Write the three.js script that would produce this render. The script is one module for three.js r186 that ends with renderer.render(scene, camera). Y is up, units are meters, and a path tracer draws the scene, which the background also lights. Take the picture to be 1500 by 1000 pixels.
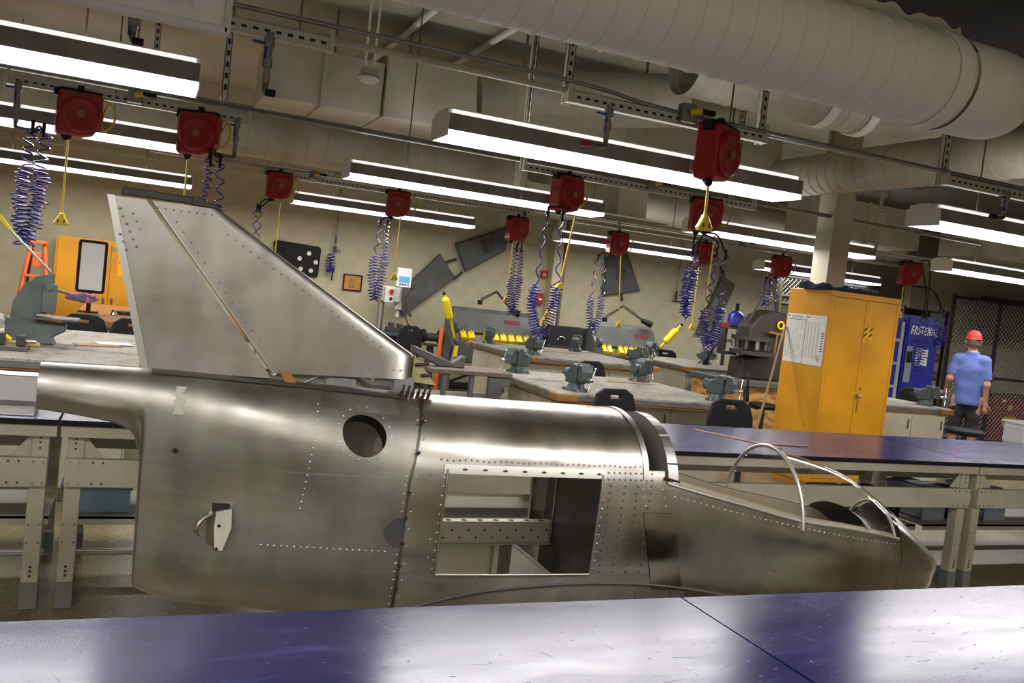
import * as THREE from 'three';
import { mergeGeometries } from 'three/addons/utils/BufferGeometryUtils.js';
import { RoundedBoxGeometry } from 'three/addons/geometries/RoundedBoxGeometry.js';
import { RectAreaLightUniformsLib } from 'three/addons/lights/RectAreaLightUniformsLib.js';
import { MarchingCubes } from 'three/addons/objects/MarchingCubes.js';
import { FontLoader } from 'three/addons/loaders/FontLoader.js';
import { TextGeometry } from 'three/addons/geometries/TextGeometry.js';

// ---------- camera, light and exposure ----------
const scene = new THREE.Scene();
const camera = new THREE.PerspectiveCamera(42.08, 1.5, 0.05, 60);
camera.rotation.order = 'YXZ';
camera.position.set(0, 1.62, 0);
camera.rotation.set(-3.12 * Math.PI / 180, -23.07 * Math.PI / 180, 6.48 * Math.PI / 180);
scene.add(camera);
scene.background = new THREE.Color(0x000000);
const renderer = new THREE.WebGLRenderer({ antialias: true });
renderer.toneMapping = THREE.LinearToneMapping;
renderer.toneMappingExposure = 1.8;
renderer.shadowMap.enabled = true;
RectAreaLightUniformsLib.init();
const LAMP_COLOR = new THREE.Color().setRGB(1.0, 0.965, 0.93);
const LAMP_POWER = 15;        // radiance of a fluorescent lens
const UPLIGHT_POWER = 2.8;       // radiance of the uplight slot
const LENS_GLOW = 1.5;         // what the eye sees of a lens
const SLOT_GLOW = 0.5;        // the uplight slot on top of a fitting

// ---------- helpers ----------
const V = (x, y, z) => new THREE.Vector3(x, y, z);
const PI = Math.PI, D = PI / 180;
let seed = 7;
const rnd = () => { seed = (seed * 1664525 + 1013904223) >>> 0; return seed / 4294967296; };
const rr = (a, b) => a + (b - a) * rnd();
const lerp = (a, b, t) => a + (b - a) * t;
const clamp = (x, a, b) => Math.min(b, Math.max(a, x));
const used = new Map();
function numbered(n) { const k = used.get(n) || 0; used.set(n, k + 1); return k ? n + '_' + String(k).padStart(3, '0') : n; }
function place(g, p, r) {
  const m = new THREE.Matrix4();
  m.compose(V(...(p || [0, 0, 0])), new THREE.Quaternion().setFromEuler(new THREE.Euler(...(r || [0, 0, 0]))), V(1, 1, 1));
  return g.applyMatrix4(m);
}
function flat(g) {
  const n = g.index ? g.toNonIndexed() : g;
  for (const k of Object.keys(n.attributes)) if (!['position', 'normal', 'uv'].includes(k)) n.deleteAttribute(k);
  if (!n.attributes.uv) n.setAttribute('uv', new THREE.BufferAttribute(new Float32Array(n.attributes.position.count * 2), 2));
  if (!n.attributes.normal) n.computeVertexNormals();
  return n;
}
function metricUV(g) {   // uv in metres from the facing of each triangle
  const p = g.attributes.position, n = g.attributes.normal, uv = g.attributes.uv;
  for (let i = 0; i < p.count; i++) {
    const t = i - i % 3;
    const a = Math.abs(n.getX(t) + n.getX(t + 1) + n.getX(t + 2)), b = Math.abs(n.getY(t) + n.getY(t + 1) + n.getY(t + 2)), c = Math.abs(n.getZ(t) + n.getZ(t + 1) + n.getZ(t + 2));
    if (a > b && a > c) uv.setXY(i, p.getZ(i), p.getY(i));
    else if (b > c) uv.setXY(i, p.getX(i), p.getZ(i));
    else uv.setXY(i, p.getX(i), p.getY(i));
  }
  return g;
}
function geo(gs, keepUV) {
  const list = (Array.isArray(gs) ? gs : [gs]).map(flat);
  const g = list.length > 1 ? mergeGeometries(list) : list[0];
  return keepUV ? g : metricUV(g);
}
function mesh(name, gs, mat, parent = scene, keepUV = false, label) {
  const m = new THREE.Mesh(gs.isBufferGeometry && gs.userData.ready ? gs : geo(gs, keepUV), mat);
  m.name = parent === scene ? numbered(name) : name;
  m.castShadow = m.receiveShadow = true;
  if (label) m.userData.label = label;
  parent.add(m);
  return m;
}
function ready(gs, keepUV) { const g = geo(gs, keepUV); g.userData.ready = true; return g; }
function thing(name, label, category, pos = [0, 0, 0], turn = 0, group) {
  const o = new THREE.Group();
  o.name = numbered(name); scene.add(o);
  o.position.set(...pos); o.rotation.y = turn;
  o.userData = { label, category };
  if (group) o.userData.group = group;
  return o;
}
function tag(o, label, category, group) { o.userData = { ...o.userData, label, category }; if (group) o.userData.group = group; return o; }
function struct(name, gs, mat, parent = scene) { const m = mesh(name, gs, mat, parent); if (parent === scene) m.userData.kind = 'structure'; return m; }
function dup(src, pos, turn, label) {
  const c = src.clone(); c.name = numbered(src.name.replace(/_\d{3}$/, '')); scene.add(c);
  c.position.set(...pos); if (turn !== undefined) c.rotation.y = turn;
  c.userData = { ...src.userData, label };
  return c;
}
const box = (w, h, d, p, r, bev) => place(bev ? new RoundedBoxGeometry(w, h, d, 1, Math.min(bev, w / 2.1, h / 2.1, d / 2.1)) : new THREE.BoxGeometry(w, h, d), p, r);
const bar = (x0, x1, y0, y1, z0, z1, bev) => box(Math.abs(x1 - x0), Math.abs(y1 - y0), Math.abs(z1 - z0), [(x0 + x1) / 2, (y0 + y1) / 2, (z0 + z1) / 2], null, bev);
const cyl = (r0, r1, h, p, r, seg = 16) => place(new THREE.CylinderGeometry(r0, r1, h, seg), p, r);
const ball = (rad, p, s = 12) => place(new THREE.SphereGeometry(rad, s, Math.max(6, s >> 1)), p);
function rod(a, b, r, seg = 8, r2) {
  const A = V(...a), B = V(...b), d = B.clone().sub(A), g = new THREE.CylinderGeometry(r2 ?? r, r, d.length(), seg);
  g.applyQuaternion(new THREE.Quaternion().setFromUnitVectors(V(0, 1, 0), d.clone().normalize()));
  return g.translate(...A.add(B).multiplyScalar(0.5).toArray());
}
const spline = (pts, closed) => new THREE.CatmullRomCurve3(pts.map((p) => V(...p)), !!closed, 'centripetal');
const tube = (pts, r, n = 24, rad = 6, closed) => new THREE.TubeGeometry(spline(pts, closed), n, r, rad, !!closed);
const lathe = (pr, p, r, seg = 24) => place(new THREE.LatheGeometry(pr.map((q) => new THREE.Vector2(...q)), seg), p, r);
const shape = (pts, holes) => {
  const s = new THREE.Shape(pts.map((q) => new THREE.Vector2(...q)));
  for (const h of holes || []) s.holes.push(h.isPath ? h.isPath : new THREE.Path(h.map((q) => new THREE.Vector2(...q))));
  return s;
};
const circlePts = (cx, cy, r, n = 20) => Array.from({ length: n }, (_, i) => [cx + r * Math.cos(i / n * 2 * PI), cy + r * Math.sin(i / n * 2 * PI)]);
function prism(pts, depth, p, r, bev = 0, holes) {   // outline in x,y pushed along z, centred in z
  const g = new THREE.ExtrudeGeometry(shape(pts, holes), { depth: depth - 2 * bev, bevelEnabled: bev > 0, bevelSize: bev, bevelThickness: bev, bevelSegments: 1, bevelOffset: -bev, curveSegments: 8 });
  g.translate(0, 0, -depth / 2 + bev);
  return place(g, p, r);
}
function roundRect(w, h, r, n = 5, cx = 0, cy = 0) {
  const out = [];
  for (let k = 0; k < 4; k++) for (let i = 0; i <= n; i++) {
    const a = (k + i / n) * PI / 2, sx = k === 0 || k === 3 ? 1 : -1, sy = k < 2 ? 1 : -1;
    out.push([cx + sx * (w / 2 - r) + r * Math.cos(a), cy + sy * (h / 2 - r) + r * Math.sin(a)]);
  }
  return out;
}
const torus = (R, r, p, rot, a = 2 * PI, s = 20) => place(new THREE.TorusGeometry(R, r, 6, s, a), p, rot);
function pchip(pts) {
  const x = pts.map((p) => p[0]), y = pts.map((p) => p[1]), n = x.length, h = [], d = [], m = [];
  for (let i = 0; i < n - 1; i++) { h.push(x[i + 1] - x[i]); d.push((y[i + 1] - y[i]) / h[i]); }
  for (let i = 0; i < n; i++) m.push(i === 0 ? d[0] : i === n - 1 ? d[n - 2] : d[i - 1] * d[i] > 0 ? 3 * (h[i - 1] + h[i]) / ((2 * h[i] + h[i - 1]) / d[i - 1] + (h[i] + 2 * h[i - 1]) / d[i]) : 0);
  return (t) => {
    t = clamp(t, x[0], x[n - 1]); let i = 0; while (i < n - 2 && t > x[i + 1]) i++;
    const s = (t - x[i]) / h[i];
    return y[i] * (1 + 2 * s) * (1 - s) ** 2 + m[i] * h[i] * s * (1 - s) ** 2 + y[i + 1] * s * s * (3 - 2 * s) - m[i + 1] * h[i] * s * s * (1 - s);
  };
}
// ---------- textures ----------
function lattice(n, sd) { const a = new Float32Array(n * n); let s = sd * 7919 + 17; for (let i = 0; i < n * n; i++) { s = (s * 1664525 + 1013904223) >>> 0; a[i] = s / 4294967296; } return a; }
const grids = new Map();
function vnoise(u, v, nx, ny, sd) {          // tileable value noise, u and v in 0..1
  const key = sd; let g = grids.get(key); if (!g) grids.set(key, g = lattice(256, sd));
  const x = u * nx, y = v * ny, xi = Math.floor(x), yi = Math.floor(y), fx = x - xi, fy = y - yi;
  const sx = fx * fx * (3 - 2 * fx), sy = fy * fy * (3 - 2 * fy);
  const at = (i, j) => g[(((j % ny) + ny) % ny) * 256 + (((i % nx) + nx) % nx)];
  return lerp(lerp(at(xi, yi), at(xi + 1, yi), sx), lerp(at(xi, yi + 1), at(xi + 1, yi + 1), sx), sy);
}
function fbm(u, v, nx, ny, oct, sd) { let a = 0, w = 0.5, t = 0; for (let k = 0; k < oct; k++) { a += w * vnoise(u, v, Math.min(256, nx << k), Math.min(256, ny << k), sd + k); t += w; w *= 0.5; } return a / t; }
function tex(size, fn, srgb, repeat = [1, 1]) {
  const d = new Uint8Array(size * size * 4);
  for (let j = 0; j < size; j++) for (let i = 0; i < size; i++) {
    const c = fn(i / size, j / size), k = (j * size + i) * 4;
    d[k] = clamp(c[0], 0, 1) * 255; d[k + 1] = clamp(c[1] ?? c[0], 0, 1) * 255; d[k + 2] = clamp(c[2] ?? c[0], 0, 1) * 255; d[k + 3] = 255;
  }
  const t = new THREE.DataTexture(d, size, size);
  t.wrapS = t.wrapT = THREE.RepeatWrapping; t.magFilter = THREE.LinearFilter; t.minFilter = THREE.LinearMipmapLinearFilter; t.generateMipmaps = true;
  if (srgb) t.colorSpace = THREE.SRGBColorSpace;
  t.repeat.set(...repeat); t.needsUpdate = true;
  return t;
}
function canvasTex(w, h, draw) {
  const c = document.createElement('canvas'); c.width = w; c.height = h;
  draw(c.getContext('2d'), w, h);
  const t = new THREE.CanvasTexture(c); t.colorSpace = THREE.SRGBColorSpace; t.anisotropy = 4;
  return t;
}
function heightTex(size, fn) {
  const d = new Float32Array(size * size * 4);
  for (let j = 0; j < size; j++) for (let i = 0; i < size; i++) { const k = (j * size + i) * 4; d[k] = d[k + 1] = d[k + 2] = fn(i / size, j / size); d[k + 3] = 1; }
  const t = new THREE.DataTexture(d, size, size, THREE.RGBAFormat, THREE.FloatType);
  t.wrapS = t.wrapT = THREE.RepeatWrapping; t.magFilter = t.minFilter = THREE.LinearFilter; t.needsUpdate = true;
  return t;
}
const rep = (t, x, y = x) => { const c = t.clone(); c.repeat.set(1 / x, 1 / y); c.needsUpdate = true; return c; };
const grain = tex(256, (u, v) => { const n = fbm(u, v, 8, 8, 5, 3); return [n]; });
const mottle = tex(256, (u, v) => { const n = 0.80 + 0.20 * fbm(u, v, 4, 4, 6, 11); return [n]; }, true);
const dirt = tex(512, (u, v) => { const n = fbm(u, v, 4, 4, 6, 31), s = fbm(u, v, 40, 40, 3, 41) > 0.72 ? 0.25 : 0; return [clamp(0.72 + 0.4 * n - s, 0, 1)]; }, true);
const std = (c, rough = 0.6, metal = 0, o = {}) => new THREE.MeshStandardMaterial({ color: c, roughness: rough, metalness: metal, ...o });
const lin = (r, g, b) => new THREE.Color().setRGB(r, g, b);
const MT = {};
MT.cream = std(lin(0.54, 0.50, 0.38), 0.5, 0, { map: rep(mottle, 0.9) });
MT.creamDoor = std(lin(0.56, 0.52, 0.39), 0.55, 0, { map: rep(mottle, 1.3) });
MT.grayFoot = std(lin(0.16, 0.165, 0.15), 0.6);
MT.black = new THREE.MeshPhysicalMaterial({ color: lin(0.007, 0.007, 0.008), roughness: 0.6, specularIntensity: 0.5 });
MT.blackMatte = std(lin(0.010, 0.010, 0.010), 0.8);
MT.dark = std(lin(0.035, 0.034, 0.032), 0.5);
MT.steel = std(lin(0.50, 0.49, 0.46), 0.35, 1);
MT.darkSteel = std(lin(0.16, 0.155, 0.145), 0.45, 1);
MT.chrome = std(lin(0.75, 0.74, 0.72), 0.15, 1);
MT.whitePaint = std(lin(0.72, 0.71, 0.68), 0.5);
MT.ductGray = std(lin(0.58, 0.55, 0.45), 0.5, 0, { map: rep(mottle, 1.1) });
MT.ductWhite = std(lin(0.80, 0.79, 0.77), 0.45);
MT.galv = std(lin(0.34, 0.34, 0.32), 0.45, 0.7, { map: rep(mottle, 0.4) });
MT.strut = std(lin(0.50, 0.48, 0.42), 0.5, 0.1);
MT.yellow = std(lin(0.80, 0.36, 0.008), 0.42, 0, { map: rep(mottle, 1.4) });
MT.yellowPaint = std(lin(0.82, 0.62, 0.01), 0.45);
MT.yellowCord = std(lin(0.62, 0.46, 0.015), 0.45);
MT.red = std(lin(0.31, 0.006, 0.006), 0.35);
MT.redDeep = std(lin(0.18, 0.008, 0.010), 0.4);
MT.orange = std(lin(0.75, 0.13, 0.02), 0.45);
MT.blueHose = std(lin(0.025, 0.022, 0.22), 0.18);
MT.machineGray = std(lin(0.115, 0.118, 0.112), 0.45, 0, { map: rep(mottle, 0.5) });
MT.viseGreen = std(lin(0.072, 0.10, 0.10), 0.4, 0.1, { map: rep(mottle, 0.15) });
MT.shearGreen = std(lin(0.14, 0.17, 0.165), 0.45, 0, { map: rep(mottle, 0.4) });
MT.brown = std(lin(0.040, 0.028, 0.022), 0.5, 0.1);
MT.blueBox = std(lin(0.30, 0.47, 0.60), 0.5);
MT.vendBlue = std(lin(0.016, 0.022, 0.30), 0.35);
MT.vendDark = std(lin(0.010, 0.012, 0.12), 0.4);
MT.clear = new THREE.MeshPhysicalMaterial({ color: 0xffffff, roughness: 0.08, transmission: 1, thickness: 0, ior: 1.45 });
MT.plasticClear = new THREE.MeshPhysicalMaterial({ color: lin(0.85, 0.87, 0.9), roughness: 0.35, transmission: 0.6, thickness: 0, ior: 1.4 });
MT.paper = std(lin(0.70, 0.70, 0.68), 0.8);
const woodTex = tex(512, (u, v) => {
  const strip = Math.floor(v * 16), o = (strip * 0.37) % 1, n = fbm(u + o, v, 4, 64, 5, 51), k = 0.75 + 0.25 * ((strip * 0.618) % 1);
  return [k * (0.62 + 0.16 * n), k * (0.40 + 0.15 * n), k * (0.20 + 0.12 * n)];
}, true);
const plyTex = tex(512, (u, v) => {
  const q = fbm(u, v, 3, 2, 4, 61), r = 0.5 + 0.5 * Math.sin(2 * PI * (v * 9 + q * 5)), n = fbm(u, v, 8, 128, 3, 71);
  return [0.78 - 0.16 * r * r + 0.06 * n, 0.60 - 0.17 * r * r + 0.06 * n, 0.36 - 0.13 * r * r + 0.05 * n];
}, true);
MT.butcher = std(0xffffff, 0.45, 0, { map: rep(woodTex, 0.8, 0.64) });
MT.ply = std(0xffffff, 0.6, 0, { map: rep(plyTex, 1.2, 1.2) });
MT.stick = std(lin(0.36, 0.21, 0.09), 0.55, 0, { map: rep(mottle, 0.3) });
MT.shim = std(lin(0.28, 0.13, 0.025), 0.6);
// ---------- the room ----------
const floorTex = tex(1024, (u, v) => {
  const a = vnoise(u, v, 256, 256, 5), b = vnoise(u + 0.37, v + 0.11, 250, 250, 6), n = fbm(u, v, 6, 6, 4, 9);
  const k = a > 0.72 ? 0.66 : b > 0.74 ? 0.26 : b < 0.22 ? 0.55 : 0.43;
  const t = k * (0.82 + 0.3 * n);
  return [t * 1.0, t * 0.95, t * 0.80];
}, true);
const floorMat = std(lin(0.95, 0.88, 0.72), 0.42, 0, { map: rep(floorTex, 1.1), roughnessMap: rep(tex(256, (u, v) => [0, 0.6 + 0.4 * fbm(u, v, 6, 6, 5, 19), 0], false), 2) });
struct('floor', bar(-7, 19, -0.2, 0, -13.7, 9.2), floorMat);
const wallMat = std(lin(0.70, 0.65, 0.44), 0.62, 0, { map: rep(mottle, 2.5) });
const mortarMat = std(lin(0.67, 0.62, 0.42), 0.75);
const ceilMat = std(lin(0.50, 0.475, 0.375), 0.85, 0, { map: rep(mottle, 2.1) });
struct('wall_left', bar(-7, -6.8, 0, 4.6, -13.7, 9.2), wallMat);
struct('wall_right', bar(18.8, 19, 0, 4.6, -13.7, 9.2), wallMat);
struct('wall_front', bar(-6.8, 18.8, 0, 4.6, 9, 9.2), wallMat);  // unseen wall behind the camera, cream so that it bounces light forward
struct('ceiling', bar(-7, 19, 4.05, 4.3, -13.7, 9.2), ceilMat);
// block wall: mortar slab with single blocks standing proud of their joints
const wallBack = struct('wall_back', bar(-7, 19, 0, 4.3, -13.7, -13.404), mortarMat);
{
  const g = ready(box(0.4035, 0.2005, 0.03, [0, 0, -0.015], null, 0.003));
  const tones = [0, 1, 2].map((k) => std(lin(0.70 - 0.008 * k, 0.65 - 0.008 * k, 0.44 - 0.007 * k), 0.6, 0, { map: rep(mottle, 2.5), bumpMap: rep(grain, 0.12), bumpScale: 0.0015 }));
  const rest = [];
  for (let r = 0; r < 20; r++) for (let c = -17; c < 47; c++) {
    const x = c * 0.4064 + (r % 2) * 0.2032, y = 0.1016 + r * 0.2032;
    if (x > 18.7 || x < -6.7) continue;
    if (r >= 4 && r < 15 && x > -1.45 && x < 9.45) { const b = mesh('block', g, tones[Math.floor(rnd() * 3)], wallBack); b.position.set(x, y, -13.4); } else rest.push([x, y]);
  }
  const im = new THREE.InstancedMesh(g, tones[0], rest.length); im.name = 'blocks'; im.userData.kind = 'stuff';
  rest.forEach(([x, y], i) => im.setMatrixAt(i, new THREE.Matrix4().makeTranslation(x, y, -13.4)));
  im.castShadow = im.receiveShadow = true; wallBack.add(im);
}
struct('baseboard_back', bar(-6.8, 18.8, 0, 0.1, -13.4, -13.38), MT.dark);
// square column with a corner batten, above it the ceiling
const colMat = std(lin(0.56, 0.52, 0.39), 0.55, 0, { map: rep(mottle, 1.5) });
struct('column', [bar(6.73, 6.985, 0, 4.05, -7.735, -7.475, 0.010), bar(6.715, 6.735, 0, 4.05, -7.50, -7.465)], colMat);
// pilaster and downpipe on the block wall
struct('trim_1', [bar(6.2, 6.36, 0, 4.05, -13.4, -13.2, 0.01)], wallMat);
tag(mesh('wall_pipe', [rod([6.44, 0.02, -13.3], [6.44, 4.04, -13.3], 0.03), rod([6.44, 1.2, -13.3], [6.44, 1.2, -13.39], 0.02), rod([6.44, 2.6, -13.3], [6.44, 2.6, -13.39], 0.02)], std(lin(0.14, 0.13, 0.10), 0.5)), 'slim dark downpipe fixed to the block wall beside the pilaster', 'pipe');
// fireproofed beam: rough sprayed edge under the ceiling
{
  const g = new THREE.BoxGeometry(12, 0.5, 0.35, 160, 8, 4).toNonIndexed(), p = g.attributes.position;
  for (let i = 0; i < p.count; i++) {
    const n = fbm((p.getX(i) / 12 + 0.5) * 0.999, p.getY(i) * 0.3 + p.getZ(i) * 0.5 + 0.5, 60, 20, 4, 91) - 0.5;
    p.setXYZ(i, p.getX(i), p.getY(i) + n * 0.13, p.getZ(i) + n * 0.12);
  }
  g.computeVertexNormals();
  struct('ceiling_beam', place(g, [3.2, 3.86, -5.35]), std(lin(0.15, 0.125, 0.09), 0.95, 0, { map: rep(dirt, 0.5) }));
}
// near-black panel below the ceiling, above the end of the big duct
struct('ceiling_dark_panel', bar(3.3, 18.8, 3.64, 3.75, -5.05, -3.0), std(lin(0.012, 0.012, 0.013), 0.9));

// ---------- the aircraft ----------
const ZC = -2.95;
const S = {
  yt: pchip([[-.245, 1.259], [.02, 1.261], [.5, 1.25], [.924, 1.233], [1.727, 1.226], [1.85, 1.222], [2.15, 1.18], [2.49, 1.1], [2.85, 1.012], [3.155, .85], [3.34, .726], [3.42, .672], [3.465, .638], [3.486, .6]]),
  yb: pchip([[-.245, 1.119], [-.1, 1.1], [.016, 1.065], [.045, .98], [.058, .578], [.448, .5], [.69, .465], [1.0, .42], [1.6, .38], [2.3, .38], [2.9, .4], [3.25, .43], [3.415, .462], [3.465, .505], [3.486, .57]]),
  ym: pchip([[-.245, 1.189], [.016, 1.163], [.3, 1.11], [.6, 1.06], [.92, 1.0], [1.75, .98], [2.4, .8], [3, .67], [3.486, .585]]),
  w: pchip([[-.245, .07], [.016, .098], [.3, .15], [.6, .205], [.92, .255], [1.4, .28], [1.8, .285], [2.47, .258], [2.9, .21], [3.18, .155], [3.34, .11], [3.42, .08], [3.465, .05], [3.486, .004]]),
  ws: pchip([[-.245, .07], [.02, .098], [.06, .086], [.3, .128], [.6, .19], [.92, .245], [1.4, .272], [1.8, .28], [2.47, .25], [2.9, .2], [3.18, .145], [3.34, .1], [3.42, .07], [3.465, .04], [3.486, .003]]),
};
function halfWidth(X, y) {
  const yt = S.yt(X), yb = S.yb(X), ym = S.ym(X), w = S.w(X), ws = S.ws(X);
  if (y >= ym) return w * Math.sqrt(Math.max(0, 1 - ((y - ym) / (yt - ym)) ** 2));
  const q = clamp((ym - y) / (ym - yb), 0, 1), k = clamp(q * 2.4, 0, 1), n = lerp(2, 3.6, clamp((X - 0.01) / 0.05, 0, 1));
  return lerp(w, ws, k * k * (3 - 2 * k)) * Math.pow(Math.max(0, 1 - q ** n), 1 / n);
}
function skin(X, f, off = 0) {       // f: 0 top, pi belly on the near side, beyond pi (or below 0) the far side
  const yt = S.yt(X), yb = S.yb(X), y = yt - (yt - yb) * (1 - Math.cos(f)) / 2;
  const p = V(X, y, ZC + Math.sign(Math.sin(f)) * halfWidth(X, y));
  return off ? p.addScaledVector(skinNormal(X, f), off) : p;
}
function skinNormal(X, f) {
  const h = 0.004, Xa = Math.max(-0.245, X - h), Xb = Math.min(3.486, X + h);
  const p = skin(X, f), y0 = S.yb(X), y1 = S.yt(X), G = (x, y) => (y >= S.yt(x) || y <= S.yb(x) ? 0 : halfWidth(x, y) ** 2);
  const d = Math.min(0.002, (y1 - y0) / 60), yy = clamp(p.y, y0 + d * 1.01, y1 - d * 1.01);
  const n = V(-(G(Xb, yy) - G(Xa, yy)) / (Xb - Xa), -(G(X, yy + d) - G(X, yy - d)) / (2 * d), 2 * (p.z - ZC));
  return n.lengthSq() > 1e-14 ? n.normalize() : V(1, 0, 0);
}
const phi = (X, y) => { const yt = S.yt(X), yb = S.yb(X); return Math.acos(clamp(1 - 2 * (yt - y) / (yt - yb), -1, 1)); };
const fn = (a) => (typeof a === 'function' ? a : () => a);
function gridGeo(nx, nv, at) {
  const P = [], N = [], U = [], I = [];
  for (let i = 0; i <= nx; i++) for (let j = 0; j <= nv; j++) {
    const [p, n, u] = at(i / nx, j / nv);
    P.push(p.x, p.y, p.z); N.push(n.x, n.y, n.z); U.push(...u);
    if (i < nx && j < nv) { const k = i * (nv + 1) + j; I.push(k, k + 1, k + nv + 1, k + 1, k + nv + 2, k + nv + 1); }
  }
  const g = new THREE.BufferGeometry();
  g.setAttribute('position', new THREE.Float32BufferAttribute(P, 3)); g.setAttribute('normal', new THREE.Float32BufferAttribute(N, 3)); g.setAttribute('uv', new THREE.Float32BufferAttribute(U, 2));
  let turn = 0; const q = [V(), V(), V()], m = V();
  for (let k = 0; k < I.length; k += 3) {
    q.forEach((c, j) => c.fromArray(P, I[k + j] * 3)); m.fromArray(N, I[k] * 3);
    turn += q[1].clone().sub(q[0]).cross(q[2].clone().sub(q[0])).dot(m);
  }
  if (turn < 0) for (let k = 0; k < I.length; k += 3) [I[k], I[k + 1]] = [I[k + 1], I[k]];
  g.setIndex(I);
  return g;
}
function patch(XA, XB, F0, F1, nx, nv, off = 0) {
  const a = fn(XA), b = fn(XB), c = fn(F0), d = fn(F1);
  return gridGeo(nx, nv, (s, v) => {
    let X = lerp(a(v), b(v), s); const f = lerp(c(X), d(X), v);
    return [skin(X, f, off), skinNormal(X, f), [X, f * 0.32]];
  });
}
function holedPatch(X0, X1, f0, f1, hx, hf, r, n = 96, rings = 10) {
  const m = skin(hx, hf + 0.01).sub(skin(hx, hf - 0.01)).length() / 0.02;
  return gridGeo(n, rings, (s, v) => {
    const k = (1 - s) * 4, e = Math.min(3, Math.floor(k)), w = k - e, px = e === 0 ? lerp(X0, X1, w) : e === 1 ? X1 : e === 2 ? lerp(X1, X0, w) : X0, pf = e === 0 ? f0 : e === 1 ? lerp(f0, f1, w) : e === 2 ? f1 : lerp(f1, f0, w);
    const d = Math.hypot(px - hx, (pf - hf) * m), X = lerp(hx + r * (px - hx) / d, px, v), f = lerp(hf + r * (pf - hf) / d, pf, v);
    return [skin(X, f), skinNormal(X, f), [X, f * 0.32]];
  });
}
const aluCol = tex(512, (u, v) => {
  const n = fbm(u, v, 4, 4, 6, 101), m = fbm(u, v, 24, 6, 4, 111), s = fbm(u, v, 9, 9, 4, 121);
  const k = 0.72 + 0.28 * n + 0.10 * (m - 0.5) - (s > 0.6 ? (s - 0.6) * 0.35 : 0);
  return [k, k * 0.985, k * 0.955];
}, true);
const aluRgh = tex(512, (u, v) => { const n = fbm(u, v, 5, 5, 6, 131), m = fbm(u, v, 3, 60, 3, 141); return [0, clamp(0.6 + 0.45 * (n - 0.5) + 0.08 * (m - 0.5), 0, 1), 0]; }, false);
const aluBmp = heightTex(512, (u, v) => 0.8 * fbm(u, v, 3, 3, 2, 151) + 0.2 * fbm(u, v, 10, 10, 2, 161));
const alu = (c, r, bump = 0.006, o = {}) => std(c, r, 1, { map: rep(aluCol, 1.3), roughnessMap: rep(aluRgh, 0.9), bumpMap: rep(aluBmp, 0.8), bumpScale: bump, ...o });
const aluTail = alu(lin(0.54, 0.54, 0.53), 0.75, 0.004), aluDeck = alu(lin(0.66, 0.65, 0.62), 0.5, 0.004), aluLow = alu(lin(0.56, 0.55, 0.52), 0.9, 0.003), aluFwd = alu(lin(0.68, 0.675, 0.65), 0.42, 0.0015), aluShiny = alu(lin(0.6, 0.585, 0.54), 0.3, 0.012);
const aluFin = alu(lin(0.50, 0.50, 0.505), 0.62, 0.004), aluIn = std(lin(0.30, 0.28, 0.22), 0.55, 0.4), aluEdge = std(lin(0.54, 0.53, 0.50), 0.38, 1);
const plane = thing('aircraft_fuselage', 'bare aluminium small aircraft fuselage with a tall tail fin, standing between the blue tables', 'aircraft fuselage');
const seamX = (f) => 0.928 - 0.075 * clamp(Math.abs(f > PI ? 2 * PI - f : f) / 1.2, 0, 1);
const HX = 0.70, HF = phi(0.70, 1.12);
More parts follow.
